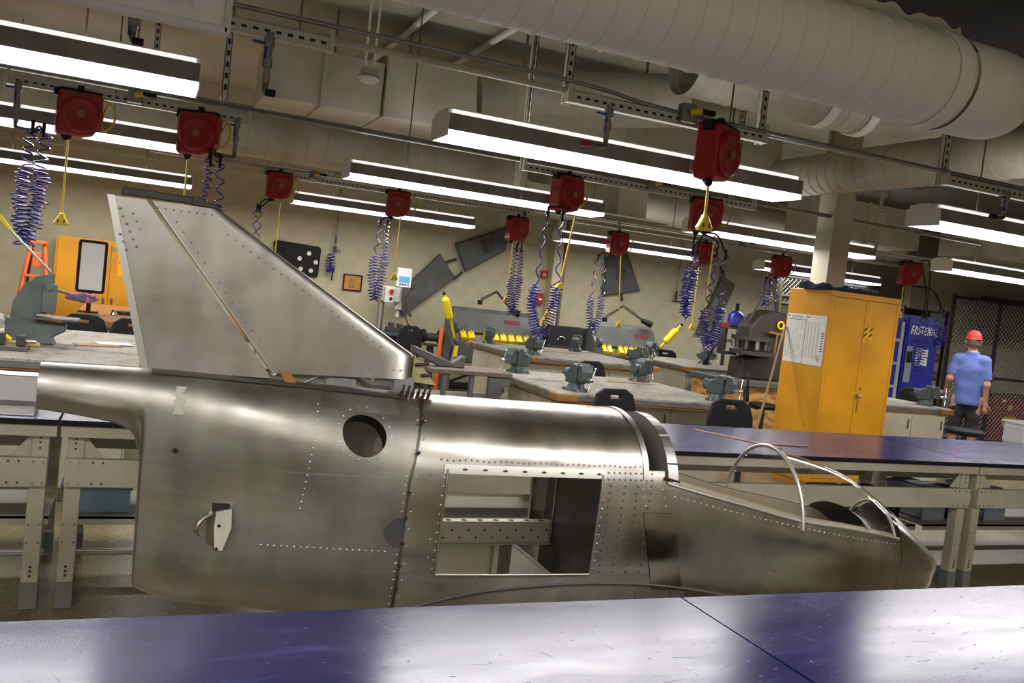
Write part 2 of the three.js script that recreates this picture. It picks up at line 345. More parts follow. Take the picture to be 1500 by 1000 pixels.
{
  const nearSeam = (f0, f1) => (v) => seamX(lerp(f0, f1, v));
  mesh('tail_skin', [
    patch(-0.245, 0.04, -PI, PI, 24, 64), patch(0.04, 0.062, -PI, PI, 12, 64), patch(0.062, 0.57, -PI, PI, 40, 96),
    holedPatch(0.57, 0.82, 0.55, 1.55, HX, HF, 0.070), patch(0.57, 0.82, 1.55, 2 * PI + 0.55, 16, 80),
    patch(0.82, nearSeam(-PI, PI), -PI, PI, 8, 96),
  ], aluTail, plane, true);
  // a lap joint along the tail and the seam to the middle section, each a sheet edge of its own
  mesh('lap_joint', [patch(0.066, 0.85, (X) => phi(X, 0.99) + 0.0, (X) => phi(X, 0.99) + 0.012, 40, 1, 0.0022)], aluEdge, plane, true);
  mesh('seam_strip', [patch((v) => seamX(0.05 + v * 2.6) - 0.006, (v) => seamX(0.05 + v * 2.6) + 0.002, 0.05, 2.65, 1, 60, 0.003)], MT.darkSteel, plane, true);
  const w0 = 0.972, w1 = 1.535, yTop = 1.028, yBot = 0.672, deckEnd = 1.722;
  const fTop = (X) => phi(X, yTop), fBot = (X) => phi(X, yBot), fwd = (X) => X;
  const fwdX = (y) => pchip([[0.3, 2.0], [0.55, 1.94], [0.77, 1.879], [1.0, 1.797], [1.05, 1.786]])(y);
  mesh('deck_skin', [patch((v) => seamX(lerp(-1.2, 1.2, v)), deckEnd, (X) => -fTop(X), fTop, 48, 96)], aluDeck, plane, true);
  mesh('belly_skin', [patch((v) => seamX(2), 1.9, fBot, (X) => 2 * PI - fBot(X), 48, 96)], aluLow, plane, true);
  const sides = [];
  for (const far of [0, 1]) {
    const A = far ? (X) => 2 * PI - fTop(X) : fTop, B = far ? (X) => 2 * PI - fBot(X) : fBot;
    sides.push(patch((v) => seamX(1.2), w0, A, B, 6, 24));
    sides.push(patch(w1, (v) => fwdX(lerp(yTop, yBot, v)), A, B, 16, 24));
    sides.push(patch(deckEnd, 1.79, far ? (X) => 2 * PI - phi(X, 1.046) : (X) => phi(X, 1.046), A, 4, 2));
  }
  mesh('side_skin', sides, aluFwd, plane, true);
  const sill = pchip([[1.78, 1.005], [1.824, .994], [2.196, .911], [2.457, .854], [2.728, .815], [3.027, .765], [3.13, .745]]);
  const fSill = (X) => phi(X, sill(X)), noseX = 3.115;
  mesh('forward_skin', [patch(1.80, noseX, fSill, (X) => 2 * PI - fSill(X), 70, 110, -0.0015)], aluFwd, plane, true);
  mesh('nose_cone', [patch(noseX, 3.4855, -PI, PI, 48, 72)], aluFwd, plane, true);
  // polished doubler round the forward joint
  const dbl = [];
  for (const far of [0, 1]) dbl.push(patch((v) => lerp(1.715, 1.80, v), (v) => lerp(1.845, 1.93, v), far ? 2 * PI - 1.35 : 1.35, far ? 2 * PI - 2.05 : 2.05, 10, 24, 0.003));
  mesh('doubler_plate', dbl, aluShiny, plane, true);
  mesh('patch_plate', [patch(1.735, 1.86, (X) => phi(X, 0.612), (X) => phi(X, 0.47), 8, 8, 0.003)], aluTail, plane, true);
  mesh('paint_smear', [patch((v) => 1.872 + 0.012 * Math.sin(v * 9), (v) => 1.935 + 0.02 * Math.sin(v * 7 + 1), (X) => phi(X, 0.612), (X) => phi(X, 0.48), 8, 10, 0.0022)], std(lin(0.06, 0.06, 0.055), 0.5), plane, true);
  // window frame: rolled flange round the wing opening, near and far
  const lip = [];
  const frame = [];
  for (const s of [1, -1]) {
    const P = (X, y, o = 0.004) => { const f = phi(X, y), q = skin(X, s > 0 ? f : 2 * PI - f, o); return [q.x, q.y, q.z]; };
    const strip = (a, b, n, t, r) => { for (let i = 0; i < n; i++) { const A = P(lerp(a[0], b[0], i / n), lerp(a[1], b[1], i / n)), B = P(lerp(a[0], b[0], (i + 1) / n), lerp(a[1], b[1], (i + 1) / n)); frame.push(rod(A, B, r, 6)); } };
    strip([w0, yBot], [w1, yBot], 8, 0, 0.004); strip([w1, yBot], [w1, yTop], 8, 0, 0.005); strip([w0, yTop], [w0, yBot], 8, 0, 0.004);
    lip.push(gridGeo(40, 2, (u, v) => { const X = lerp(w0 - 0.012, w1 + 0.012, u), y = yTop + 0.016 - v * 0.03, f = phi(X, y), q = skin(X, s > 0 ? f : 2 * PI - f, 0.004); return [q, skinNormal(X, s > 0 ? f : 2 * PI - f), [X, y]]; }));
  }
  mesh('opening_frame', frame, aluEdge, plane);
  const hingeMat = std(lin(0.70, 0.69, 0.64), 0.42, 1);
  for (const g of lip) mesh('hinge_strip', g, hingeMat, plane, true);
  // slots and hinge holes on the strip, rivets and dimples along the sheet edges
  const slots = [], riv = [], dim = [];
  for (let i = 0; i < 8; i++) for (const k of [-1, 0, 1]) { const X = 1.03 + i * 0.07 + k * 0.006, q = skin(X, phi(X, 1.029), 0.0045); slots.push(box(0.004, k ? 0.004 : 0.008, 0.004, q.toArray())); }
  const R = (l, X, y) => { const f = phi(X, y); l.push([skin(X, f, 0.0006), skinNormal(X, f)]); };
  for (let i = 0; i < 38; i++) R(dim, 0.95 + i * 0.0205, 1.057 - 0.002 * Math.sin(i));
  for (let i = 0; i < 9; i++) { R(dim, 1.56 + i * 0.022, 1.035); R(dim, 1.56 + i * 0.022, 1.012); }
  for (let i = 0; i < 11; i++) { R(riv, w0 - 0.010, 0.69 + i * 0.031); R(riv, w1 + 0.012, 0.69 + i * 0.031); R(riv, w0 - 0.03, 0.70 + (i % 4) * 0.03); }
  for (let i = 0; i < 10; i++) R(riv, w0 + 0.03 + i * 0.058, yBot - 0.008);
  for (let i = 0; i < 26; i++) { const y = 1.2 - i * 0.029; R(riv, seamX(phi(0.88, y)) - 0.014, y); if (i % 2) R(riv, seamX(phi(0.88, y)) + 0.014, y); }
  for (let j = 0; j < 4; j++) for (let i = 0; i < 13; i++) R(dim, 1.57 + j * 0.055 + rr(-.004, .004), 0.99 - i * 0.026);
  for (let i = 0; i < 16; i++) { const y = 0.98 - i * 0.03; R(riv, fwdX(y) - 0.018, y); R(riv, fwdX(y) - 0.10, y); }
  for (let i = 0; i < 44; i++) R(riv, 1.84 + i * 0.029, lerp(0.955, 0.735, i / 43) - 0.012 * Math.sin(i / 43 * PI));
  for (let i = 0; i < 18; i++) { const t = i / 18 * 2 * PI; R(riv, HX + 0.085 * Math.cos(t), 1.12 + 0.08 * Math.sin(t)); }
  for (let i = 0; i < 16; i++) R(riv, 0.555 - 0.002 * i, 1.2 - i * 0.022);
  for (let i = 0; i < 20; i++) R(riv, 0.42 + i * 0.02, 0.745); 
  for (let i = 0; i < 14; i++) R(riv, 2.0 + i * 0.075, 0.53 - 0.001 * i * i * 0.3);
  const inst = (name, list, g, m) => {
    const im = new THREE.InstancedMesh(g, m, list.length), up = V(0, 0, 1); im.name = name; im.userData.kind = 'stuff';
    list.forEach(([p, n], i) => im.setMatrixAt(i, new THREE.Matrix4().compose(p, new THREE.Quaternion().setFromUnitVectors(up, n), V(1, 1, 1))));
    im.castShadow = im.receiveShadow = true; plane.add(im);
  };
  inst('rivets', riv, geo(new THREE.SphereGeometry(0.0032, 8, 5).scale(1, 1, 0.45)), std(lin(0.66, 0.65, 0.62), 0.3, 1));
  inst('dimples', dim, geo(cyl(0.0042, 0.0042, 0.001, null, [PI / 2, 0, 0], 8)), MT.darkSteel);
  mesh('hinge_slots', slots, MT.blackMatte, plane).userData.kind = 'stuff';
  // open edge of the deck, rollover bulkhead with its notched flange
  mesh('deck_edge', gridGeo(2, 60, (u, v) => { const f = lerp(-1.05, 1.05, v), n = skinNormal(1.7, f); return [skin(1.70 + 0.022 * u, f, 0.003 + 0.001 * u), n, [u, v]]; }), aluEdge, plane, true);
  const bp = [];
  for (let i = 0; i <= 40; i++) { const f = lerp(-1.28, 1.28, i / 40), p = skin(1.83, f, -0.012); bp.push([p.z, p.y]); }
  const last = bp[bp.length - 1]; bp.push([last[0] - 0.002, 0.86], [2 * ZC - last[0] + 0.002, 0.86]);
  const bulk = mesh('bulkhead', place(prism(bp, 0.004), [1.815, 0, 0], [0, -PI / 2, 0]), std(lin(0.30, 0.295, 0.28), 0.5, 0.35), plane);
  const fl = [];
  for (let i = 0; i < 14; i++) { const f0 = lerp(-1.22, 1.22, i / 14) + 0.012, f1 = lerp(-1.22, 1.22, (i + 1) / 14) - 0.012; fl.push(patch(1.812, 1.855, (X) => f0, (X) => f1, 2, 4, -0.008)); }
  mesh('bulkhead_flange', fl, aluEdge, bulk, true);
  // cockpit sills: tops of the side walls with an inner rail, near and far
  const rail = [], inner = [];
  for (const s of [1, -1]) {
    const pts = [];
    for (let i = 0; i <= 24; i++) { const X = lerp(1.8, 3.1, i / 24), f = fSill(X), p = skin(X, s > 0 ? f : 2 * PI - f, -0.004); pts.push([p.x, p.y + 0.004, p.z]); }
    rail.push(tube(pts, 0.006, 60, 6));
    inner.push(gridGeo(40, 4, (u, v) => { const X = lerp(1.8, 3.08, u), f = fSill(X), p = skin(X, s > 0 ? f : 2 * PI - f, -0.03); p.y += 0.028 - v * 0.075; return [p, V(0, 0, -s), [X, v * 0.08]]; }));
    inner.push(gridGeo(40, 2, (u, v) => { const X = lerp(1.8, 3.08, u), f = fSill(X), p = skin(X, s > 0 ? f : 2 * PI - f, -0.004 - 0.03 * v); p.y += 0.004 + 0.024 * v; return [p, V(0, 1, 0), [X, v * 0.03]]; }));
  }
  mesh('sill_rail', rail, aluEdge, plane);
  mesh('sill_channel', inner, std(lin(0.34, 0.30, 0.21), 0.5, 0.4), plane, true);
  // instrument hood inside the nose and the cockpit floor
  const hood = [];
  for (let i = 0; i <= 24; i++) { const t = lerp(-1, 1, i / 24); hood.push([ZC + 0.185 * t, 0.80 + 0.10 * Math.sqrt(1 - t * t)]); }
  mesh('instrument_hood', [gridGeo(10, 24, (u, v) => { const t = lerp(-1, 1, v), k = 1 - 0.45 * u; return [V(2.88 + 0.24 * u, 0.765 - 0.05 * u + (0.10 - 0.05 * u) * Math.sqrt(Math.max(0, 1 - t * t)), ZC + 0.20 * k * t), V(0.3, 0.95, 0.2 * t).normalize(), [u, v]]; }), ], alu(lin(0.30, 0.28, 0.24), 0.55, 0.001), plane, true);
  mesh('cockpit_floor', bar(1.84, 3.0, 0.50, 0.505, ZC - 0.17, ZC + 0.17), aluIn, plane);
  mesh('cockpit_strut', rod([2.30, 0.845, ZC + 0.20], [2.46, 0.80, ZC + 0.215], 0.006), aluEdge, plane);
  // windscreen and its hoop
  const ws = 2.47;
  mesh('windscreen', [patch(ws, noseX, (X) => -fSill(X), fSill, 48, 64, -0.001)], MT.clear, plane, true);
  const hp = [];
  for (let i = 0; i <= 48; i++) { const f = lerp(-fSill(ws) - 0.08, fSill(ws) + 0.08, i / 48), p = skin(ws, f, 0.002); hp.push(p.toArray()); }
  const hoop = mesh('windscreen_hoop', [tube(hp, 0.008, 80, 6)], std(lin(0.55, 0.54, 0.50), 0.4, 0.8), plane);
  const hs = []; for (let i = 1; i < 24; i++) { const p = skin(ws + 0.016, lerp(-fSill(ws), fSill(ws), i / 24), 0.002); hs.push(ball(0.0035, p.toArray(), 6)); }
  mesh('screws', hs, MT.chrome, hoop).userData.kind = 'stuff';
  const np = []; for (let i = 0; i <= 30; i++) { const X = noseX - 0.03, f = lerp(-fSill(X), fSill(X), i / 30); np.push(skin(X, f, -0.012).toArray()); }
  mesh('nose_ring', [tube(np, 0.007, 50, 6)], std(lin(0.30, 0.29, 0.26), 0.5, 0.6), plane);
  // wing root fillet: a dark rolled edge along the lower side
  const fp = [[.90, .545], [.99, .575], [1.13, .608], [1.376, .632], [1.6, .636], [1.814, .624], [2.062, .587], [2.27, .54], [2.45, .49]].map(([X, y]) => skin(X, phi(X, y), 0.002).toArray());
  mesh('wing_fillet', [tube(fp, 0.0055, 60, 6)], std(lin(0.05, 0.045, 0.04), 0.5), plane);
  // inside: wing spar, seat back, hoop frame, gusset, floor
  mesh('wing_spar', [bar(0.95, 1.66, 0.655, 0.735, -3.115, -3.105), bar(0.95, 1.66, 0.735, 0.739, -3.14, -3.10), bar(0.95, 1.66, 0.650, 0.655, -3.13, -3.09)], std(lin(0.44, 0.41, 0.32), 0.5, 0.4), plane);
  const sh = []; for (let i = 0; i < 9; i++) sh.push(cyl(0.011, 0.011, 0.004, [1.02 + i * 0.065, 0.738, -3.118], null, 12)); for (let i = 0; i < 20; i++) sh.push(cyl(0.004, 0.004, 0.004, [1.0 + i * 0.033, 0.675 + (i % 2) * 0.03, -3.1045], [PI / 2, 0, 0], 8));
  mesh('spar_holes', sh, MT.blackMatte, plane).userData.kind = 'stuff';
  mesh('lower_web', [bar(0.95, 1.36, 0.44, 0.65, -3.135, -3.13), bar(1.345, 1.365, 0.44, 0.65, -3.13, -3.10)], std(lin(0.46, 0.43, 0.34), 0.5, 0.3), plane);
  mesh('gusset', [prism([[1.40, 0.66], [1.42, 0.66], [1.64, 0.50], [1.64, 0.47], [1.40, 0.47]], 0.004, [0, 0, -3.06]), rod([1.41, 0.66, -3.055], [1.64, 0.495, -3.055], 0.006)], std(lin(0.6, 0.57, 0.48), 0.5, 0.3), plane);
  const seat = mesh('seat_back', [prism([[-0.24, 0], [0.24, 0], [0.21, 0.62], [0.12, 0.72], [-0.12, 0.72], [-0.21, 0.62]], 0.006, [1.58, 0.46, ZC], [0, PI / 2, 0])], alu(lin(0.16, 0.16, 0.165), 0.6, 0.001), plane);
  mesh('rivet_line', rod([1.574, 0.66, -3.09], [1.574, 1.08, -3.09], 0.004), MT.chrome, seat).userData.kind = 'stuff';
  const fr = []; for (let i = 0; i <= 40; i++) { const f = lerp(-2.6, 2.6, i / 40); fr.push(skin(1.655, f, -0.02).toArray()); }
  mesh('hoop_frame', [tube(fr, 0.014, 60, 6)], alu(lin(0.34, 0.34, 0.36), 0.45, 0.001), plane);
  mesh('unseen_light_block', bar(0.30, 0.304, 0.57, 1.2, -3.03, -2.87), MT.blackMatte, plane);  // unseen black plate, placed to keep the tail interior dark
  mesh('inlet_duct', [lathe([[0.074, 0.016], [0.074, 0.06], [0.085, 0.15]], null, null, 40).applyQuaternion(new THREE.Quaternion().setFromUnitVectors(V(0, 1, 0), skinNormal(HX, HF).negate())).translate(...skin(HX, HF).toArray())], std(lin(0.05, 0.05, 0.045), 0.6, 0.6), plane);
  // torn opening with a bent bracket
  mesh('skin_tear', [patch(0.266, 0.318, (X) => phi(X, 0.872), (X) => phi(X, 0.838), 3, 3, 0.001)], MT.blackMatte, plane, true);
  const brk = mesh('bracket', [
    prism([[0, 0], [0.05, 0.01], [0.052, -0.05], [0.028, -0.12], [0.002, -0.115], [-0.004, -0.05]], 0.012, [0.273, 0.855, -2.79], [-0.25, 0.1, 0], 0.002),
    prism([[0, 0], [0.04, 0.012], [0.036, -0.10], [0.01, -0.09]], 0.03, [0.262, 0.845, -2.80], [-0.2, 1.0, 0], 0.002),
    tube([[0.262, 0.84, -2.80], [0.232, 0.83, -2.775], [0.222, 0.80, -2.77], [0.236, 0.785, -2.775]], 0.006, 14, 6)], alu(lin(0.45, 0.44, 0.40), 0.6, 0.001), plane);
  mesh('bolt', [cyl(0.005, 0.005, 0.008, [0.286, 0.815, -2.775], [PI / 2, 0, 0], 10), cyl(0.004, 0.004, 0.008, [0.283, 0.75, -2.755], [PI / 2, 0, 0], 10)], MT.black, brk);
  mesh('drain_hole', (() => { const q = skin(0.145, phi(0.145, 1.028), 0.0006), n = skinNormal(0.145, phi(0.145, 1.028)); return cyl(0.0085, 0.0085, 0.002, null, [PI / 2, 0, 0], 14).applyQuaternion(new THREE.Quaternion().setFromUnitVectors(V(0, 0, 1), n)).translate(q.x, q.y, q.z); })(), MT.blackMatte, plane);
  mesh('putty_patch', [patch((v) => 0.130 + 0.004 * Math.sin(v * 17) + 0.003 * Math.sin(v * 41), (v) => 0.157 + 0.004 * Math.sin(v * 13 + 1) + 0.003 * Math.sin(v * 37), (X) => phi(X, 1.222), (X) => phi(X, 1.142), 6, 14, 0.0018)], std(lin(0.42, 0.42, 0.38), 0.75), plane, true);
  mesh('scuff_mark', [patch((v) => 0.83 - 0.04 * Math.sin(v * 3), (v) => 0.845 + 0.01 * v, (X) => phi(X, 0.86), (X) => phi(X, 0.76), 6, 12, 0.003)], std(lin(0.12, 0.12, 0.125), 0.5, 0.8), plane, true);
  // spring clamps along the seams
  const clamps = [];
  for (let i = 0; i < 6; i++) { const X = 0.845 + i * 0.019; clamps.push([[X, S.yt(X) - 0.012, ZC + 0.06], [X + 0.006, S.yt(X) + 0.035, ZC + 0.075]]); }
  for (const y of [1.205, 1.155, 1.07]) { const f = phi(0.9, y), p = skin(seamX(f), f, 0), n = skinNormal(seamX(f), f); clamps.push([p.toArray(), p.clone().addScaledVector(n, 0.035).toArray()]); }
  for (const y of [0.945, 0.86, 0.775, 0.70, 0.62, 0.54]) { const f = phi(0.86, y), p = skin(seamX(f), f, 0), n = skinNormal(seamX(f), f); clamps.push([p.toArray(), p.clone().addScaledVector(n, 0.012).toArray()]); }
  { const p = skin(1.79, phi(1.79, 1.02), 0), n = V(0.5, 0, 0.85); clamps.push([p.toArray(), p.clone().addScaledVector(n, 0.06).toArray()]); }
  const clampMat = std(lin(0.07, 0.032, 0.026), 0.45, 0.5);
  for (const [a, b] of clamps) { const A = V(...a), B = V(...b), m = A.clone().lerp(B, 0.55).toArray(); mesh('spring_clamp', [rod(a, m, 0.0065, 8), rod(m, b, 0.0035, 6)], clampMat, plane); }
  // ---- tail fin: fixed part and rudder ----
  const prof = (t) => (t < 0.22 ? Math.sqrt(t / 0.22) * (1.5 - 0.5 * t / 0.22) : 1 - 0.12 * (t - 0.22) / 0.78);     // half thickness from leading edge (0) to hinge (1)
  const LE = (h) => lerp(0.893, 0.215, h), HG = (h) => lerp(0.424, 0.012, h), TE = (h) => lerp(0.028, -0.106, h), yB = (X) => lerp(1.268, 1.285, clamp(X / 0.9, 0, 1)), yTip = 1.775;
  const leX = (y) => lerp(0.893, 0.215, clamp((y - 1.365) / (yTip - 1.365), 0, 1)), hgX = (y) => lerp(0.424, 0.012, (y - 1.268) / (yTip - 1.268)), teX = (y) => lerp(0.028, -0.106, (y - 1.268) / (yTip - 1.268));
  const thick = (y) => lerp(0.034, 0.020, (y - 1.268) / (yTip - 1.268));
  const finSide = (s) => gridGeo(56, 40, (u, v) => {
    const t = Math.pow(u, 1.6), X0 = (k) => { const y = lerp(yB(0.7), yTip, k); return [lerp(leX(y), hgX(y) + 0.006, t), y]; };
    const [X, y] = X0(v), h = thick(y) * prof(t), e = 0.01;
    const d = (thick(y) * (prof(Math.min(1, t + e)) - prof(Math.max(0, t - e)))) / ((hgX(y) - leX(y)) * (Math.min(1, t + e) - Math.max(0, t - e)));
    const n = V(-d, -1.5 * d, 1).normalize(); if (t < 0.002) n.set(0.8, 0.5, 0.3).normalize();
    return [V(X, y - (1 - v) * (yB(0.7) - yB(X)), ZC + s * h), V(n.x, n.y, s * n.z), [X, y]];
  });
  const fin = mesh('tail_fin', [finSide(1), finSide(-1)], aluFin, plane, true);
  mesh('hinge_edge', [rod([hgX(1.27) + 0.008, 1.27, ZC + 0.024], [hgX(yTip) + 0.008, yTip, ZC + 0.012], 0.006), bar(0.42, 0.43, 1.268, 1.274, ZC - 0.03, ZC + 0.03)], aluEdge, fin);
  const rudSide = (s) => gridGeo(24, 30, (u, v) => {
    const y = lerp(1.258, yTip, v), X = lerp(hgX(y) - 0.010, teX(y), u), h = thick(y) * 0.86 * (u < 0.05 ? Math.sqrt(Math.max(0, u / 0.05)) : u < 0.9 ? 1 - 0.86 * (u - 0.05) / 0.85 : 0.14 - 0.06 * (u - 0.9));
    return [V(X, y, ZC + s * h), V(-0.09, 0.0, s).normalize(), [X, y]];
  });
  const rud = mesh('rudder', [rudSide(1), rudSide(-1)], aluFin, plane, true);
  const te = mesh('trailing_strip', [gridGeo(1, 20, (u, v) => { const y = lerp(1.26, yTip + 0.002, v); return [V(teX(y) + 0.022 * (1 - u) - 0.002, y, ZC + 0.008 - 0.004 * u), V(-0.3, 0, 1).normalize(), [u, y]]; })], aluEdge, rud, true);
  const fr2 = [], fr3 = [];
  for (let i = 0; i < 22; i++) { const k = i / 21, y = lerp(1.39, 1.70, k), X = leX(y) - 0.085 - 0.01 * k; fr2.push([V(X, y, ZC + thick(y) * 0.99 + 0.0006), V(0.1, 0, 1).normalize()]); }
  for (let i = 0; i < 12; i++) fr2.push([V(0.55 + i * 0.027, 1.315, ZC + thick(1.315) * 0.97 + 0.0006), V(0, 0, 1)]);
  for (let i = 0; i < 9; i++) fr2.push([V(lerp(0.02, 0.2, i / 8) + 0.015, 1.755, ZC + thick(1.755) * 0.96), V(0, 0, 1)]);
  for (let i = 0; i < 14; i++) { const y = lerp(1.35, 1.72, i / 13); fr2.push([V(hgX(y) + 0.035, y, ZC + thick(y) * 0.91), V(0, 0, 1)]); }
  for (let i = 0; i < 12; i++) { const y = lerp(1.74, 1.62, i / 11); fr2.push([V(lerp(-0.07, -0.01, (i * 7 % 12) / 11), y, ZC + 0.012), V(0, 0, 1)]); }
  inst('fin_rivets', fr2, geo(new THREE.SphereGeometry(0.0034, 8, 5).scale(1, 1, 0.5)), std(lin(0.30, 0.29, 0.28), 0.4, 1));
  mesh('fin_tip_fairing', [prism([[0.895, 1.37], [0.985, 1.268], [0.893, 1.275]], 0.022, [0, 0, ZC], null, 0.002)], std(lin(0.42, 0.37, 0.16), 0.6, 0, { map: rep(mottle, 0.1) }), plane);
  mesh('fairing_clamp', [rod([0.90, 1.335, ZC + 0.012], [0.945, 1.345, ZC + 0.03], 0.006), rod([0.925, 1.30, ZC + 0.012], [0.955, 1.305, ZC + 0.03], 0.006)], clampMat, plane);
  mesh('tip_bar', [prism([[-0.09, 1.788], [0.13, 1.786], [0.13, 1.808], [-0.085, 1.812]], 0.02, [0.02, -0.006, ZC], null, 0.003), prism([[0.13, 1.778], [0.222, 1.774], [0.19, 1.79], [0.16, 1.803], [0.13, 1.806]], 0.03, [0, 0, ZC], null, 0.003)], std(lin(0.03, 0.026, 0.022), 0.6), plane);
  mesh('fin_shim', [prism([[0.44, 1.285], [0.475, 1.285], [0.51, 1.235], [0.47, 1.235]], 0.03, [0, 0, ZC + 0.02], null, 0.002)], MT.shim, plane);
  mesh('fin_post', bar(0.60, 0.70, 1.24, 1.268, ZC - 0.012, ZC + 0.012), MT.galv, plane); mesh('fin_post', bar(0.83, 0.90, 1.225, 1.29, ZC - 0.02, ZC + 0.02), MT.galv, plane);
  mesh('tape_strip', [tube([[0.50, 1.235, ZC], [0.53, 1.25, ZC + 0.01], [0.57, 1.272, ZC + 0.01]], 0.007, 12, 6)], MT.galv, plane);
  mesh('spine_strip', [patch(0.06, 0.86, -0.25, 0.25, 20, 6, 0.0025)], std(lin(0.09, 0.075, 0.06), 0.55, 0.4), plane, true);
}
// things lying in the aircraft
tag(mesh('shop_rag', [place(new THREE.IcosahedronGeometry(0.05, 3), [1.60, 0.505, -2.86]).scale(1, 1, 1)].map((g) => { const p = g.attributes.position; for (let i = 0; i < p.count; i++) { const n = fbm((p.getX(i) * 3 + 9) % 1, (p.getY(i) * 3 + p.getZ(i) * 4 + 9) % 1, 8, 8, 3, 201) - 0.5; p.setXYZ(i, p.getX(i) + n * 0.05, p.getY(i) + n * 0.035, p.getZ(i) + n * 0.04); } g.computeVertexNormals(); return g; }), std(lin(0.55, 0.50, 0.46), 0.9)), 'crumpled white rag lying inside the wing opening of the fuselage', 'rag');
tag(mesh('metal_pulley', [cyl(0.035, 0.035, 0.05, [1.685, 0.50, -2.88], [0, 0, PI / 2], 20), cyl(0.02, 0.02, 0.12, [1.70, 0.50, -2.88], [0, 0, PI / 2], 16)], MT.darkSteel), 'small dark steel roller beside the rag inside the fuselage', 'roller');
// low padded stands that carry the fuselage, hidden behind the near table
function stand(x, y, label) {
  const t = thing('padded_stand', label, 'stand', [x, 0, ZC]);
  mesh('beam', [bar(-0.06, 0.06, y - 0.10, y - 0.025, -0.24, 0.24, 0.006)], MT.ply, t);
  mesh('padding', [bar(-0.06, 0.06, y - 0.025, y, -0.2, 0.2, 0.01)], std(lin(0.10, 0.10, 0.11), 0.95), t);
  for (const s of [-1, 1]) for (const q of [-1, 1]) mesh('leg', rod([q * 0.12, 0, s * 0.22], [q * 0.03, y - 0.06, s * 0.18], 0.02, 8), MT.ply, t);
}
stand(1.35, 0.392, 'low padded wooden stand under the wing opening of the fuselage');
stand(2.5, 0.383, 'low padded wooden stand under the cockpit of the fuselage');
// ---------- fluorescent fittings ----------
function fitting(x0, z, label, y = 2.44) {
  const L = 2.44, t = thing('fluorescent_light', label, 'ceiling light', [x0 + L / 2, y, z], 0, 'fluorescent lights in three rows');
  mesh('lamp_lens', prism([[-0.15, 0.005], [-0.135, -0.004], [0.135, -0.004], [0.15, 0.005], [0.15, 0.028], [-0.15, 0.028]], L - 0.01, null, [0, PI / 2, 0], 0), MT.lens, t);
  mesh('reflector', [bar(-L / 2, L / 2, 0.028, 0.115, 0.142, 0.152, 0.003), bar(-L / 2, L / 2, 0.034, 0.115, -0.152, -0.142, 0.003), bar(-L / 2, L / 2, 0.112, 0.118, -0.15, 0.15), ...[-0.62, 0, 0.62].map((x) => bar(x - 0.004, x + 0.004, 0.036, 0.113, 0.15, 0.1545))], MT.reflector, t);
  mesh('uplight_lamp', [bar(-L / 2 + 0.02, L / 2 - 0.02, 0.119, 0.142, 0.118, 0.132, 0.004)], MT.slot, t);
  mesh('uplight_lip', [bar(-L / 2, L / 2, 0.143, 0.150, 0.05, 0.136, 0.002), bar(-L / 2, L / 2, 0.118, 0.150, -0.13, 0.112)], MT.whitePaint, t);
  for (const s of [-1, 1]) mesh('end_cap', prism([[-0.155, -0.005], [0.155, -0.005], [0.153, 0.12], [0.06, 0.12], [0.06, 0.155], [-0.06, 0.155], [-0.06, 0.12], [-0.153, 0.12]], 0.006, [s * (L / 2 + 0.003), 0, 0], [0, PI / 2, 0]), MT.whitePaint, t);
  mesh('pull_switch', [rod([0.35, 0.112, 0.156], [0.35, 0.055, 0.156], 0.003), ball(0.008, [0.35, 0.05, 0.156], 8)], MT.whitePaint, t);
  for (const s of [-0.7, 0.7]) mesh('hanger_rod', rod([s, 0.15, 0], [s, 4.05 - y, 0], 0.006, 6), MT.darkSteel, t);
  const a = new THREE.RectAreaLight(LAMP_COLOR, LAMP_POWER, L - 0.04, 0.27);
  a.position.set(0, -0.012, 0); a.rotation.x = -PI / 2; t.add(a);
  const b = new THREE.RectAreaLight(LAMP_COLOR, UPLIGHT_POWER, L - 0.1, 0.16);
  b.position.set(0, 0.158, 0); b.rotation.x = PI / 2; t.add(b);
  return t;
}
MT.lens = std(lin(0.8, 0.8, 0.8), 0.4, 0, { emissive: lin(1, 0.965, 0.99), emissiveIntensity: LENS_GLOW });
MT.slot = std(lin(0.8, 0.8, 0.8), 0.4, 0, { emissive: lin(1, 0.97, 0.93), emissiveIntensity: SLOT_GLOW });
MT.reflector = std(lin(0.27, 0.265, 0.245), 0.55, 0, { map: rep(mottle, 0.6) });
for (const [x, z, l, y] of [
  [-2.25, -4.84, 'lit fluorescent light cut by the left edge, the lowest and largest one there'],
  [1.48, -4.84, 'long lit fluorescent light in front of the box duct, passing behind the largest red reel'],
  [5.16, -4.84, 'lit fluorescent light cut by the right edge, nearest of the two there'],
  [8.84, -4.84, 'lit fluorescent light in the front row, farthest to the right'],
  [-2.2, -7.65, 'lit fluorescent light behind the two big dark red reels at the upper left'],
  [1.55, -7.65, 'lit fluorescent light in the middle row over the wing panels, ending at a red reel'],
  [5.29, -8.0, 'lit fluorescent light in the middle row that ends behind the square column', 2.477],
  [12.62, -7.65, 'fluorescent light outside the right edge, behind'],  // this and the next: out of view, placed to light the fenced corner
  [12.4, -4.84, 'fluorescent light outside the right edge, in front'],
  [8.55, -7.65, 'lit fluorescent light above the person, the farther of two at the right edge'],
  [-1.95, -11.6, 'lit fluorescent light just above the tip of the tail fin'],
  [1.70, -11.6, 'lit fluorescent light in the back row above the framed certificate'],
  [5.45, -11.6, 'lit fluorescent light in the back row above the hanging wing panel with a vent'],
  [9.04, -11.6, 'lit fluorescent light in the back row above the yellow cabinet, cut by the column'],
]) fitting(x, z, l, y);

